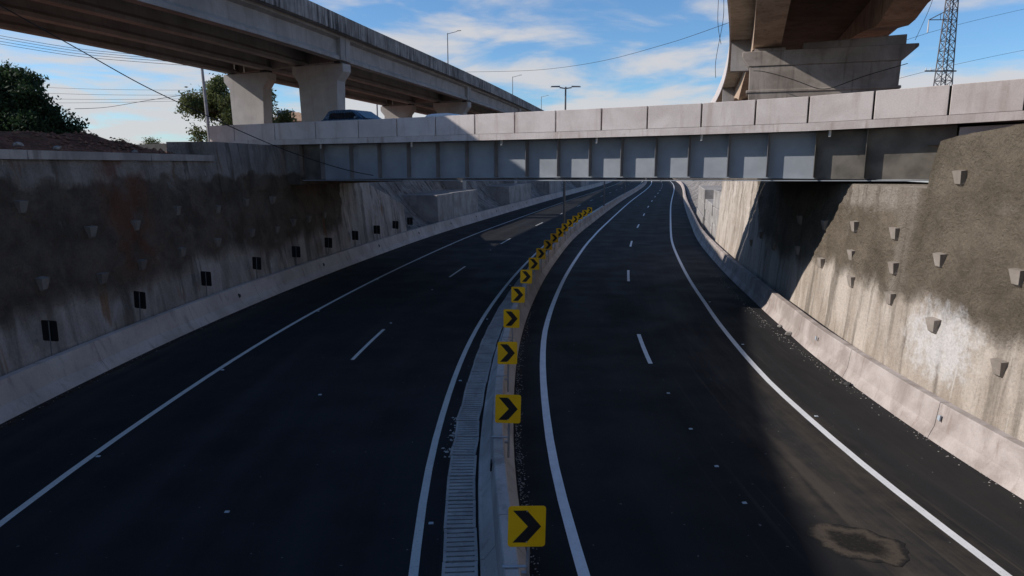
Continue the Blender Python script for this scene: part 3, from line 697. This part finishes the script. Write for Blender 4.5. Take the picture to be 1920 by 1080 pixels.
while t < 239:
    L = 4.0 if t < 140 else 12
    vbeam(t, t+L-.012, 0, [(-.26, DT+.245), (-.22, DT+1.1), (0, DT+1.1), (.03, DT+.0), (-.05, DT-.03), (-.05, DT+.24)], 'parapet_panel', M['weathered'], via, False, 4)
    vbeam(t, t+L-.012, 0, [(-13.25, DT+.0), (-13.25, DT+.9), (-13.05, DT+.9), (-13.0, DT+.245), (-13.19, DT+.24)], 'parapet_panel', M['weathered'], via, False, 4)
    t += L
# bents: flared blade columns, two to a bent
cang = math.radians(23); CU = Vector((math.cos(cang), -math.sin(cang), 0)); CV = Vector((math.sin(cang), math.cos(cang), 0))
def column(c, top, bot, prof, th_, name):
    m = MB(); f = lambda s_: [c + CU*u + CV*(s_*th_/2) + UZ*z for u, z in prof]
    m.prism(f(-1), f(1)); return m.build(name, M['column'], via, bevel=.03)
for i, bt in enumerate(BT):
    for pair in ((GO[0], GO[1]), (GO[2], GO[3])):
        om = sum(pair)/2 + (.05 if pair[0] == GO[0] else 0); tm = vrow(bt, om); c = V(tm, om, 0); bot = 6.2 if bt < 60 and pair[0] == GO[0] else (2.6 if pair[0] == GO[0] else 6.2)
        tp = VB - .13
        column(c, tp, bot, [(-2.25, tp-.55), (-2.25, tp), (2.25, tp), (2.25, tp-.55), (1.72, tp-1.15), (1.5, 6.6), (1.5, bot), (-1.5, bot), (-1.5, 6.6), (-1.72, tp-1.15)], .95, 'column')
        for o_ in pair:
            q_ = V(vrow(bt, o_), o_, VB-.065); m = MB(); m.box((0, 0, 0), (.5, .8, .128), (q_, CU, CV, UZ)); m.build('bearing', M['black'], via)

# lamps on the far edge of the viaduct
def street_lamp(base, h, arms, label, cat='street lamp', r=.09, group=None):
    th = thing('street_lamp', base, label, cat, group); m = MB(); m.tube([base, base+UZ*h], [r*1.3, r*.75], 10); m.build('pole', M['lamp'], th)
    for d, L in arms:
        d = Vector(d).normalized(); e0 = base+UZ*(h-.12); e1 = e0 + d*L + UZ*(L*.12)
        m = MB(); m.tube([e0, e1], .045, 8); a = m.build('arm', M['lamp'], th)
        X = d; Yv = UZ.cross(d); m = MB(); c_ = e1 + d*.33
        m.prism([c_ - X*.36 - Yv*.08 + UZ*.03, c_ + X*.36 - Yv*.17 + UZ*.03, c_ + X*.36 + Yv*.17 + UZ*.03, c_ - X*.36 + Yv*.08 + UZ*.03],
                [c_ - X*.33 - Yv*.06 + UZ*.13, c_ + X*.3 - Yv*.12 + UZ*.1, c_ + X*.3 + Yv*.12 + UZ*.1, c_ - X*.33 + Yv*.06 + UZ*.13]); m.build('lamp_head', M['lamp'], th)
    m = MB(); m.box(base+UZ*.02, (.4, .4, .04)); m.build('base_plate', M['lamp'], th)
    return th
for (t, h), nm in zip(((113.7, 12.2), (168, 12.0), (212, 11.5)), ('nearest single-arm street lamp standing on the left viaduct', 'middle single-arm street lamp standing on the left viaduct', 'farthest single-arm street lamp on the left viaduct, beside the double-arm lamp')):
    street_lamp(V(t, -13.15, DT+.9), h-1.0, [((1, -.15, .1), 1.6)], nm, group='street lamps on the viaduct')
for t, arms, nm in ((53.6, [((1, 0, .02), .45), ((-1, 0, .02), .45)], 'double-arm street lamp rising from the median beyond the bridge'), (91, [((1, 0, .02), .45), ((-1, 0, .02), .45)], 'second lamp pole on the median seen beneath the bridge'), (129, [((1, 0, .02), .45), ((-1, 0, .02), .45)], 'third and farthest lamp pole on the median seen beneath the bridge')):
    street_lamp(P(t, -.2, .85), 11.2, arms, nm, r=.085, group='lamps on the median')

# ------------------------------------------------------------------ right viaduct, overhead
RX = Spline([(-40, -13.5), (0, 0), (20, 6.74), (42, 14.15), (53.5, 17.8), (101, 30.6), (150, 42)])
def R(t, o, z):
    k = RX.slope(t); q = math.sqrt(1+k*k); return Vector((RX(t) + o/q, t - o*k/q, z))
rv = thing('viaduct', R(42, 3.7, 6.9), 'old haunched concrete viaduct overhead at the upper right with brownish girders', 'viaduct')
RP = [-20, 10.5, 41.5, 73, 104]
def haunch(t, o):
    d = min(abs(t + o*.55 - p) for p in RP); d = min(d/15, 1); return 12.82 + 1.15*(2*d - d*d)
def rbeam(t0, t1, o0, o1, ztop, name, mat, zbot=None, step=1.5, lift=0):
    n = max(1, int((t1-t0)/step)); rows = []
    for i in range(n+1):
        t = t0 + (t1-t0)*i/n; b = (haunch(t, o0)+lift) if zbot is None else zbot
        rows.append([R(t, o0, b), R(t, o0, ztop), R(t, o1, ztop), R(t, o1, b)])
    m = sheet(rows); k = len(m.v); m.f += [(i*4+3, i*4, i*4+4, i*4+7) for i in range(n)] + [(0, 1, 2, 3), (k-4, k-3, k-2, k-1)]
    return m.build(name, mat, rv)
for a, b in ((-30, 41.35), (41.45, 72.9), (73, 104)):
    rbeam(a, b, 0, 1.5, 15.02, 'girder', M['oldgirder'])
for a, b in ((-30, 37.4), (37.5, 69), (69.1, 100)):
    rbeam(a, b, 5.9, 7.44, 15.02, 'girder', M['oldgirder'], lift=.32)
M['soffit'] = concrete('dark_soffit', (.07, .055, .045), (.13, .105, .085), (.03, .025, .02), .6)  # darker concrete for the deck underside between the girders
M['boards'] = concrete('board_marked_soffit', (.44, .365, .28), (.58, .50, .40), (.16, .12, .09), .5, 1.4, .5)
t = -30.0
while t < 118:   # deck slab in board-marked strips
    L = .62 if 24 < t < 75 else 6.0
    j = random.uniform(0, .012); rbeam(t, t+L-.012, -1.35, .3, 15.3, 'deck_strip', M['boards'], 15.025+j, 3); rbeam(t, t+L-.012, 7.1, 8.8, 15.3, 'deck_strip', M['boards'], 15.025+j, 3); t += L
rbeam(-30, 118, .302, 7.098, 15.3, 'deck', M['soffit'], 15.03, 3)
t = -30.0
while t < 118:
    rbeam(t, t+5.98, -1.47, -1.352, 16.25, 'parapet', M['panel'], 14.93, 1.5); rbeam(t, t+5.98, 8.802, 8.92, 16.25, 'parapet', M['panel'], 14.93, 1.5); t += 6
pA = Vector((13.15, 40.7, 0)); pU = Vector((8.35, -3.0, 0)).normalized(); pV = Vector((-pU.y, pU.x, 0))
def pier(A, prof, t0, t1, name, mat, bevel=.03):
    m = MB(); m.prism([A + pU*u + pV*t0 + UZ*z for u, z in prof], [A + pU*u + pV*t1 + UZ*z for u, z in prof]); return m.build(name, mat, rv, bevel=bevel)
for A in (pA, pA + Vector((9.7, 31.5, 0))):
    pier(A, [(.5, 6.0), (.42, 11.75), (8.1, 11.75), (7.95, 6.0)], .05, 1.77, 'pier_wall', M['oldpier'])
    pier(A, [(0, 12.3), (0, 12.58), (8.85, 12.58), (8.85, 12.42), (8.15, 11.752), (.38, 11.752)], 0, 1.82, 'pier_cap', M['oldpier'])
    pier(A, [(3.2, 12.582), (3.2, 12.95), (8.3, 13.12), (8.3, 12.582)], .35, 1.5, 'bearing_plinth', M['oldpier'])
    pier(A, [(.6, 12.582), (.6, 12.8), (2.3, 12.8), (2.3, 12.582)], .5, 1.3, 'bearing_plinth', M['oldpier'])
    pier(A, [(.3, 10.3), (.3, 10.46), (8.2, 10.46), (8.2, 10.3)], 0, 1.85, 'ledge', M['oldpier'])
for tq in (51, 82): rbeam(tq, tq+.8, -1.3, -.02, 15.0, 'diaphragm_end', M['column'], 12.9)
# ------------------------------------------------------------------ bank beyond the walls, pile caps of the viaduct
def bank(side, t0, t1, oa, ob, name, label):
    rows = []
    for t in np.arange(t0, t1, 1.2 if t1 < 150 else 2.2):
        r = []; zt_ = 6.75
        for j in range(13):
            u = j/12; o = oa(t) + (ob(t)-oa(t))*(u**.75); p = P(t, o); z0 = zr(t) + .05
            rib = .5*fbm(t*.35, u*1.5, side*5) + .3*fbm(t*1.3, u*4, side*2)
            p.z = z0 + max(zt_-zr(t), .05)*u**1.25 + rib*math.sin(math.pi*u); r.append(p)
        rows.append(r)
    return setp(sheet(rows).build(name, M['bank'], smooth=False), label, kind='structure')
bank(-1, 44, 300, lin([(44, -13.6), (48, -13.25), (300, -13.2)]), lambda t: oLG(t)-.3, 'embankment', 'rough shotcrete slope behind the left barrier beyond the bridge')
bank(1, 52, 300, lin([(52, 12.6), (56, 11.4), (300, 11.4)]), lambda t: oRG(t)+.3, 'embankment', 'rough slope behind the right barrier beyond the bridge')
for k, (a, b, f, top, nm) in enumerate(((63.5, 77.5, -13.6, 3.35, 'nearest large concrete pile cap set in the left bank'), (94, 109, -13.7, 3.2, 'second concrete pile cap along the left bank'), (125, 138, -13.7, 3.4, 'third concrete pile cap along the left bank'), (166, 182, -13.7, 3.6, 'farthest concrete pile cap along the left bank'))):
    th = thing('pile_cap', P((a+b)/2, -16, 0), nm, 'pile cap', 'pile caps in the left bank')
    n = 3
    for i in range(n):           # cast in lifts: three blocks long
        t0, t1 = a + (b-a)*i/n, a + (b-a)*(i+1)/n - .015; tp = top + random.uniform(-.03, .03)
        m = MB(); m.prism([P(t0, f, 0), P(t0, f-.1, tp), P(t0, -19, tp), P(t0, -19, 0)], [P(t1, f, 0), P(t1, f-.1, tp), P(t1, -19, tp), P(t1, -19, 0)]); m.build('cast_block', M['block'], th, bevel=.05)
for k, (a, b, f, top) in enumerate(((54, 60, 11.7, 4.2), (60.1, 69, 11.55, 3.0), (69.1, 82, 11.4, 3.9))):
    th = thing('concrete_block', P((a+b)/2, 13, 0), ('nearest', 'middle', 'farthest')[k] + ' pale concrete block behind the right barrier past the bridge', 'concrete block', 'concrete blocks behind the right barrier')
    for i in range(3):
        z0, z1 = top*i/3, top*(i+1)/3-.02; d = random.uniform(-.08, .08)
        m = MB(); m.prism([P(a, f+d, z0), P(a, f+d, z1), P(a, f+2.5, z1), P(a, f+2.5, z0)], [P(b, f+d, z0), P(b, f+d, z1), P(b, f+2.5, z1), P(b, f+2.5, z0)]); m.build('course', M['block'], th, bevel=.05)

# ------------------------------------------------------------------ cars on the bridge
def car(s_, n_, zg, L, Wd, Ht, paint_, label):
    o = B(s_, n_, zg); fr = (o, BE, BN, UZ); th = thing('car', o, label, 'car')
    h = Wd/2; T = lambda x, y, z: o + BE*x + BN*y + UZ*z
    side = [(-L/2, .45), (-L/2+.05, .85), (-L/2+.25, .98), (L*.22, .98), (L/2-.15, .80), (L/2, .55), (L/2-.02, .28), (-L/2+.02, .28)]
    m = MB(); m.prism([T(x, -h, z) for x, z in side], [T(x, h, z) for x, z in side]); m.build('body', paint_, th, bevel=.04)
    gh = [(-L/2+.22, .97), (-L/2+.62, Ht-.06), (-L/2+1.0, Ht), (L*.02, Ht), (L*.08, Ht-.04), (L*.27, .97)]
    m = MB(); m.prism([T(x, -h+.06+.16*(z-.97), z) for x, z in gh], [T(x, h-.06-.16*(z-.97), z) for x, z in gh]); m.build('cabin', paint_, th, bevel=.05)
    for sd in (-1, 1):
        for x0, x1, a, b in ((-L*.30, -L*.06, -.02, 0), (-L*.045, L*.16, 0, -.28)):
            ps = [(x0-.1 if a else x0, 1.02), (x0, Ht-.16), (x1+b, Ht-.16), (x1+.05, 1.02)]
            f = lambda e: [T(x, sd*(h-.045+e-.16*(z-.97)), z) for x, z in ps]
            m = MB(); m.prism(f(0), f(.01)); m.build('side_window', M['glass'], th)
        for x in (-L*.31, L*.31):
            c_ = T(x, sd*(h-.08), .32); m = MB(); m.tube([c_ - BN*.1, c_ + BN*.1], .32, 16); wl_ = m.build('wheel', M['tyre'], th)
            m = MB(); m.tube([c_ + BN*sd*.09, c_ + BN*sd*.115], .2, 12); m.build('rim', M['rim'], wl_)
        m = MB(); m.box((L/2-.08, sd*(h-.28), .68), (.14, .36, .13), fr); m.build('headlight', M['reflect'], th)
        m = MB(); m.box((-L/2+.04, sd*(h-.2), .82), (.1, .28, .16), fr); m.build('tail_light', M['lampred'], th)
        m = MB(); m.box((L*.17, sd*(h+.07), 1.03), (.1, .18, .12), fr); m.build('mirror', paint_, th, bevel=.02)
    for xs in (((L*.275, .99), (L*.095, Ht-.09)), ((-L/2+.2, .99), (-L/2+.56, Ht-.12))):
        (xa, za), (xb, zb2) = xs; e = .012 if xa > 0 else -.012
        m = MB(); ps = [(xa, -h+.2, za), (xa, h-.2, za), (xb, h-.3, zb2), (xb, -h+.3, zb2)]; m.prism([T(x, y, z) for x, y, z in ps], [T(x+e*2, y, z+.01) for x, y, z in ps]); m.build('windscreen', M['glass'], th)
car(-11.1, 2.6, 7.66, 4.15, 1.78, 1.48, M['carblue'], 'dark blue car driving over the bridge behind the parapet')
car(-7.6, 6.6, 7.68, 4.0, 1.72, 1.39, M['carwhite'], 'white car on the bridge, only its roof above the parapet')

# ------------------------------------------------------------------ trees, poles, house, tower
def tree(name, base, trunk_h, blobs, nleaf, size, mat, label, cat='tree', droop=0):
    th = thing(name, base, label, cat); b = Vector(base)
    m = MB(); topc = b + UZ*trunk_h; m.tube([b - UZ*.3, b + UZ*trunk_h*.5 + Vector((.1, 0, 0)), topc], [.34, .26, .16], 9)
    for c_, r in blobs:
        e = b + Vector(c_); st = b + UZ*(trunk_h*random.uniform(.45, .95)); m.tube([st, (st+e)/2 + Vector((0, 0, .25)), e], [.13, .08, .03], 6, False)
    m.build('trunk', M['bark'], th)
    cs = np.array([c_ for c_, r in blobs], float); rs = np.array([r for c_, r in blobs], float); wgt = rs**2/np.sum(rs**2)
    # clumps inside every limb's ball, leaves in every clump
    nc = nleaf//26; idx = rng.choice(len(rs), nc, p=wgt); d = rng.normal(size=(nc, 3)); d /= np.linalg.norm(d, axis=1)[:, None]
    cc = cs[idx] + d*(rs[idx]*(.25+.8*rng.random(nc)))[:, None]*np.array([1, 1, .85])
    L = np.repeat(cc, 26, axis=0); q = rng.normal(size=L.shape)*size*1.5; L = L + q; L[:, 2] -= droop*np.abs(rng.normal(size=len(L)))
    n = len(L); u = rng.normal(size=(n, 3)); u /= np.linalg.norm(u, axis=1)[:, None]; v = np.cross(u, rng.normal(size=(n, 3))); v /= np.linalg.norm(v, axis=1)[:, None]
    sz = (size*(.5+.8*rng.random(n)))[:, None]; V4 = np.stack([L-u*sz, L+v*sz*.45, L+u*sz, L-v*sz*.45], 1).reshape(-1, 3)
    me = bpy.data.meshes.new('crown'); me.from_pydata(V4.tolist(), [], np.arange(4*n).reshape(-1, 4).tolist()); me.materials.append(mat); o = link_mesh('crown', me, th)
    return th
pb = pix(62, 262, 80)
blobs = [((random.uniform(-1, 1)*wd, random.uniform(-1, 1)*wd*.8, z), r) for z, wd, n_, r in ((1.2, 6.0, 9, 1.8), (2.6, 6.0, 11, 1.9), (4.2, 5.0, 10, 1.8), (5.8, 3.6, 7, 1.6), (7.4, 2.2, 4, 1.2)) for _ in range(n_)] + [((-.8, 0, 8.4), .8), ((6.2, 0, 1.0), 1.0), ((5.2, 0, 2.4), 1.1), ((-4.5, 0, 7.0), 1.2)]
blobs = [((c_[0]*.92-1.2, c_[1], c_[2]*1.16), r_*1.05) for c_, r_ in blobs]
tree('pine_tree', (pb.x, pb.y, 6.9), 6.5, blobs, 62000, .25, M['pine'], 'dense dark green pine at the left edge above the wall')
tb = pix(448, 250, 108)
blobs = [((random.uniform(-1, 1)*wd, random.uniform(-1, 1)*wd*.8, z), r) for z, wd, n_, r in ((3.0, 6.0, 7, 1.2), (4.8, 6.2, 10, 1.6), (6.6, 5.4, 10, 1.7), (8.2, 4.0, 7, 1.5), (9.3, 2.2, 4, 1.1)) for _ in range(n_)]
blobs = [((c_[0]*1.12, c_[1], c_[2]*1.2+.4), r_*1.12) for c_, r_ in blobs]
tree('broadleaf_tree', (tb.x, tb.y, 7.0), 6.0, blobs, 34000, .25, M['leaf'], 'loose olive-green tree behind the utility pole and left column', droop=.5)
for px, py, Y, s_, nm in ((283, 262, 140, 1.3, 'small rounded bush on the far skyline left of the bridge'), (228, 263, 160, 1.6, 'low bush on the far skyline right of the dark pine')):
    q_ = pix(px, py, Y); tree('bush', (q_.x, q_.y, 6.9), 1.2, [((0, 0, 3.2), s_*1.2), ((s_, 0, 2.4), s_), ((-s_, 0, 2.2), s_)], 2500, .2, M['leaf'], nm, 'bush')
up_ = pix(393, 240, 74); utility = thing('utility_pole', (up_.x, up_.y, 6.9), 'tall grey utility pole in front of the loose tree', 'utility pole')
m = MB(); lean = Vector((-.35, 0, 0)); m.tube([Vector((up_.x, 74, 6.0)), Vector((up_.x, 74, 17.2)) + lean], [.2, .13], 10); m.build('pole', M['pole'], utility)
m = MB(); m.box(Vector((up_.x-.33, 73.85, 16.7)), (2.2, .1, .12)); m.build('crossarm', M['bark'], utility)
for dx in (-1, -.4, .4, 1): m = MB(); m.tube([Vector((up_.x-.33+dx, 73.85, 16.76)), Vector((up_.x-.33+dx, 73.85, 17.0))], [.05, .035], 8); m.build('insulator', M['pvc'], utility)
p2 = pix(707, 200, 120); u2 = thing('utility_pole', (p2.x, p2.y, 6.9), 'distant utility pole seen under the viaduct above the dark blue car', 'utility pole')
m = MB(); m.tube([Vector((p2.x, 120, 6.5)), Vector((p2.x, 120, 18.2))], [.18, .12], 8); m.build('pole', M['pole'], u2)
m = MB(); m.box(Vector((p2.x, 119.8, 17.6)), (1.8, .1, .1)); m.build('crossarm', M['bark'], u2)
# house with tiled hip roof
hc = pix(553, 228, 135); hx, hy, hz_ = hc.x, hc.y, hc.z; hs = thing('house', (hx, hy, 6.9), 'house with tan tiled hip roof seen between the viaduct columns', 'house')
m = MB(); m.box(Vector((hx, hy, (6.9+hz_)/2)), (6.4, 6, hz_-6.9)); hw = m.build('wall', M['render'], hs)
m = MB(); m.add([(hx-3.9, hy-3.6, hz_-.05), (hx+3.9, hy-3.6, hz_-.05), (hx+3.9, hy+3.6, hz_-.05), (hx-3.9, hy+3.6, hz_-.05), (hx-1.2, hy, hz_+1.75), (hx+.9, hy, hz_+1.75)], [(0, 1, 5, 4), (1, 2, 5), (2, 3, 4, 5), (3, 0, 4), (3, 2, 1, 0)]); m.build('roof', M['tile'], hs)
for dx in (-1.8, 1.8):
    m = MB(); m.box(Vector((hx+dx, hy-3.02, hz_-1.6)), (1.2, .08, 1.2)); wn = m.build('window', M['pvc'], hs)
    m = MB(); m.box(Vector((hx+dx, hy-3.07, hz_-1.6)), (1.0, .06, 1.0)); m.build('pane', M['glass'], wn)
m = MB(); m.box(Vector((hx+.4, hy-3.03, 7.95)), (1.0, .08, 2.1)); m.build('door', M['bark'], hs)
q_ = pix(536, 214, 142); tk = thing('building', (q_.x, q_.y, 6.9), 'bluish flat-roofed building top behind the tiled house', 'building')
m = MB(); m.box(Vector((q_.x, q_.y, (6.9+q_.z+.5)/2)), (2.6, 3, q_.z+.5-6.9)); m.build('wall', M['bluebox'], tk); m = MB(); m.box(Vector((q_.x, q_.y, q_.z+.57)), (2.9, 3.3, .14)); m.build('roof', M['pvc'], tk)
# lattice transmission tower
tw = pix(1768, 158, 78); tb0 = Vector((tw.x, tw.y, 6.9)); H_ = 24.0
tower = thing('transmission_tower', tb0, 'steel lattice transmission tower at the upper right', 'tower')
hw_ = lambda z: .82 - .024*z
cor = lambda z, i: tb0 + Vector(((1, 1, -1, -1)[i]*hw_(z), (1, -1, -1, 1)[i]*hw_(z), z))
for i in range(4): m = MB(); m.tube([cor(0, i), cor(H_, i)], .065, 5); m.build('leg', M['lattice'], tower)
m = MB(); z = 0.0
while z < H_-.2:
    dz = 1.05
    for i in range(4):
        j = (i+1) % 4; m.tube([cor(z, i), cor(min(z+dz, H_), j)], .034, 4, False); m.tube([cor(z, j), cor(min(z+dz, H_), i)], .034, 4, False); m.tube([cor(z, i), cor(z, j)], .03, 4, False)
    z += dz
setp(m.build('bracing', M['lattice'], tower), kind='stuff')
za = pix(1775, 135, 78).z - 6.9; zc = pix(1785, 38, 78).z - 6.9
m = MB(); m.box(tb0 + Vector((-.9, -.8, za)), (3.4, .12, .14)); ca = m.build('crossarm', M['lattice'], tower)
for dx in (-2.5, -2.0, -1.3, -.7): m = MB(); m.tube([tb0 + Vector((dx, -.8, za+.07)), tb0 + Vector((dx, -.8, za+.36))], [.06, .03], 7); m.build('insulator', M['pvc'], tower)
m = MB(); e = tb0 + Vector((-2.4, -.2, zc)); m.tube([e, tb0 + Vector((-.3, -.3, zc))], .05, 5); m.tube([e, tb0 + Vector((-.3, -.3, zc+1.1))], .05, 5); m.tube([tb0 + Vector((-1.2, -.25, zc)), tb0 + Vector((-1.2, -.25, zc+.6))], .03, 5); m.build('crossarm', M['lattice'], tower)
m = MB(); m.tube([e, e - UZ*1.3], [.05, .08], 7); m.build('insulator', M['pvc'], tower)

# ------------------------------------------------------------------ cables
def cable(pts, r, label, group=None):
    pts = [Vector(p) for p in pts]; sp_ = [Spline([(i, p[a]) for i, p in enumerate(pts)]) for a in range(3)] if len(pts) > 2 else None
    n = (len(pts)-1)*5; pp = [Vector([s_(i*(len(pts)-1)/n) for s_ in sp_]) for i in range(n+1)] if sp_ else pts
    m = MB(); m.tube(pp, r, 5); return setp(m.build('cable', M['cable'], loc=pts[0]), label, 'cable', group)
ks = [(50, 38, 24), (107, 70, 25), (173, 107, 26), (253, 152, 27), (313, 182, 28), (377, 212, 29), (467, 253, 30.5), (553, 288, 32), (640, 316, 33), (700, 329, 33.3)]
cable([pix(-40, -12, 22.5)] + [pix(*k) for k in ks], .020, 'thick black cable sagging diagonally from upper left down across the bridge end')
cable([pix(140, 204, 80), pix(200, 201, 79), pix(267, 190, 77), pix(386, 172, 74)], .03, 'black cable rising from the dark pine to the utility pole')
for i, (y0, y1) in enumerate(((163, 169), (174, 178), (185, 184), (193, 187))):
    cable([pix(60, y0, 110), pix(220, (y0+y1)/2+2, 110), pix(420, y1, 110)], .022, ('uppermost', 'second', 'third', 'lowest')[i] + ' of four thin parallel wires between the pine and the loose tree', 'thin parallel wires left of the pole')
for i, (y0, y1) in enumerate(((48, 98), (62, 108), (67, 112), (73, 116), (78, 121))):
    cable([pix(-60, y0-6, 75), pix(100, y0+.42*(y1-y0)+3, 75), pix(210, y0+.72*(y1-y0)+3, 75), pix(380, y1+4, 75)], .022, ('uppermost', 'second', 'third', 'fourth', 'lowest') [i] + ' wire of the bundle running under the left viaduct at the upper left', 'wire bundle at the upper left')
cable([pix(873, 135, 84), pix(973, 133, 78), pix(1050, 127, 73), pix(1140, 112, 67), pix(1223, 90, 61), pix(1280, 73, 57), pix(1368, 42, 50)], .018, 'long thin wire curving across the open sky between the viaducts')
cable([pix(1347, -30, 41), pix(1347, 0, 41), pix(1346, 43, 41), pix(1352, 83, 41)], .016, 'shorter loose wire dangling beside the right viaduct')
cable([pix(1358, -30, 41), pix(1357, 0, 41), pix(1355, 43, 41), pix(1343, 107, 41), pix(1342, 146, 41)], .016, 'longer loose wire dangling beside the right viaduct')
cable([pix(1560, 130, 52), pix(1746, 60, 77), pix(1920, 17, 95), pix(2050, -12, 110)], .018, 'upper wire passing the tower crossarm towards the right edge')
cable([pix(1560, 184, 60), pix(1740, 133, 77), pix(1920, 94, 95), pix(2050, 70, 110)], .018, 'lower wire passing the tower crossarm towards the right edge')
cable([pix(1716, 75, 50), pix(1745, 10, 45), pix(1752, -20, 44)], .014, 'steep thin wire between the right viaduct and the tower')
cable([pix(1413, 133, 39.9), pix(1440, 136, 39.4), pix(1500, 154, 38.7), pix(1546, 167, 38.3), pix(1600, 150, 37.8), pix(1660, 131, 37.3), pix(1702, 119, 36.9)], .02, 'black cable hanging in a shallow V across the right pier')
for px, py, Y, r in ((33, 266, 20.5, .15), (105, 272, 22, .11), (165, 279, 23, .12), (300, 277, 27, .13)):
    q_ = pix(px, py, Y); k = CL.slope(Y); d_ = (CL(Y)+oLG(Y)) - q_.x
    rock('boulder', (q_.x if d_ > .3 else q_.x-1.0, Y, gz_left(Y, max(d_, 1.3))+r*.2), r, M['stone'], None, 'pale stone on the red soil heap, %s' % {33: 'leftmost of four', 105: 'second from the left of four', 165: 'third from the left of four', 300: 'rightmost of four, near the bridge'}[px], 'stones on the soil heap', 'stone')
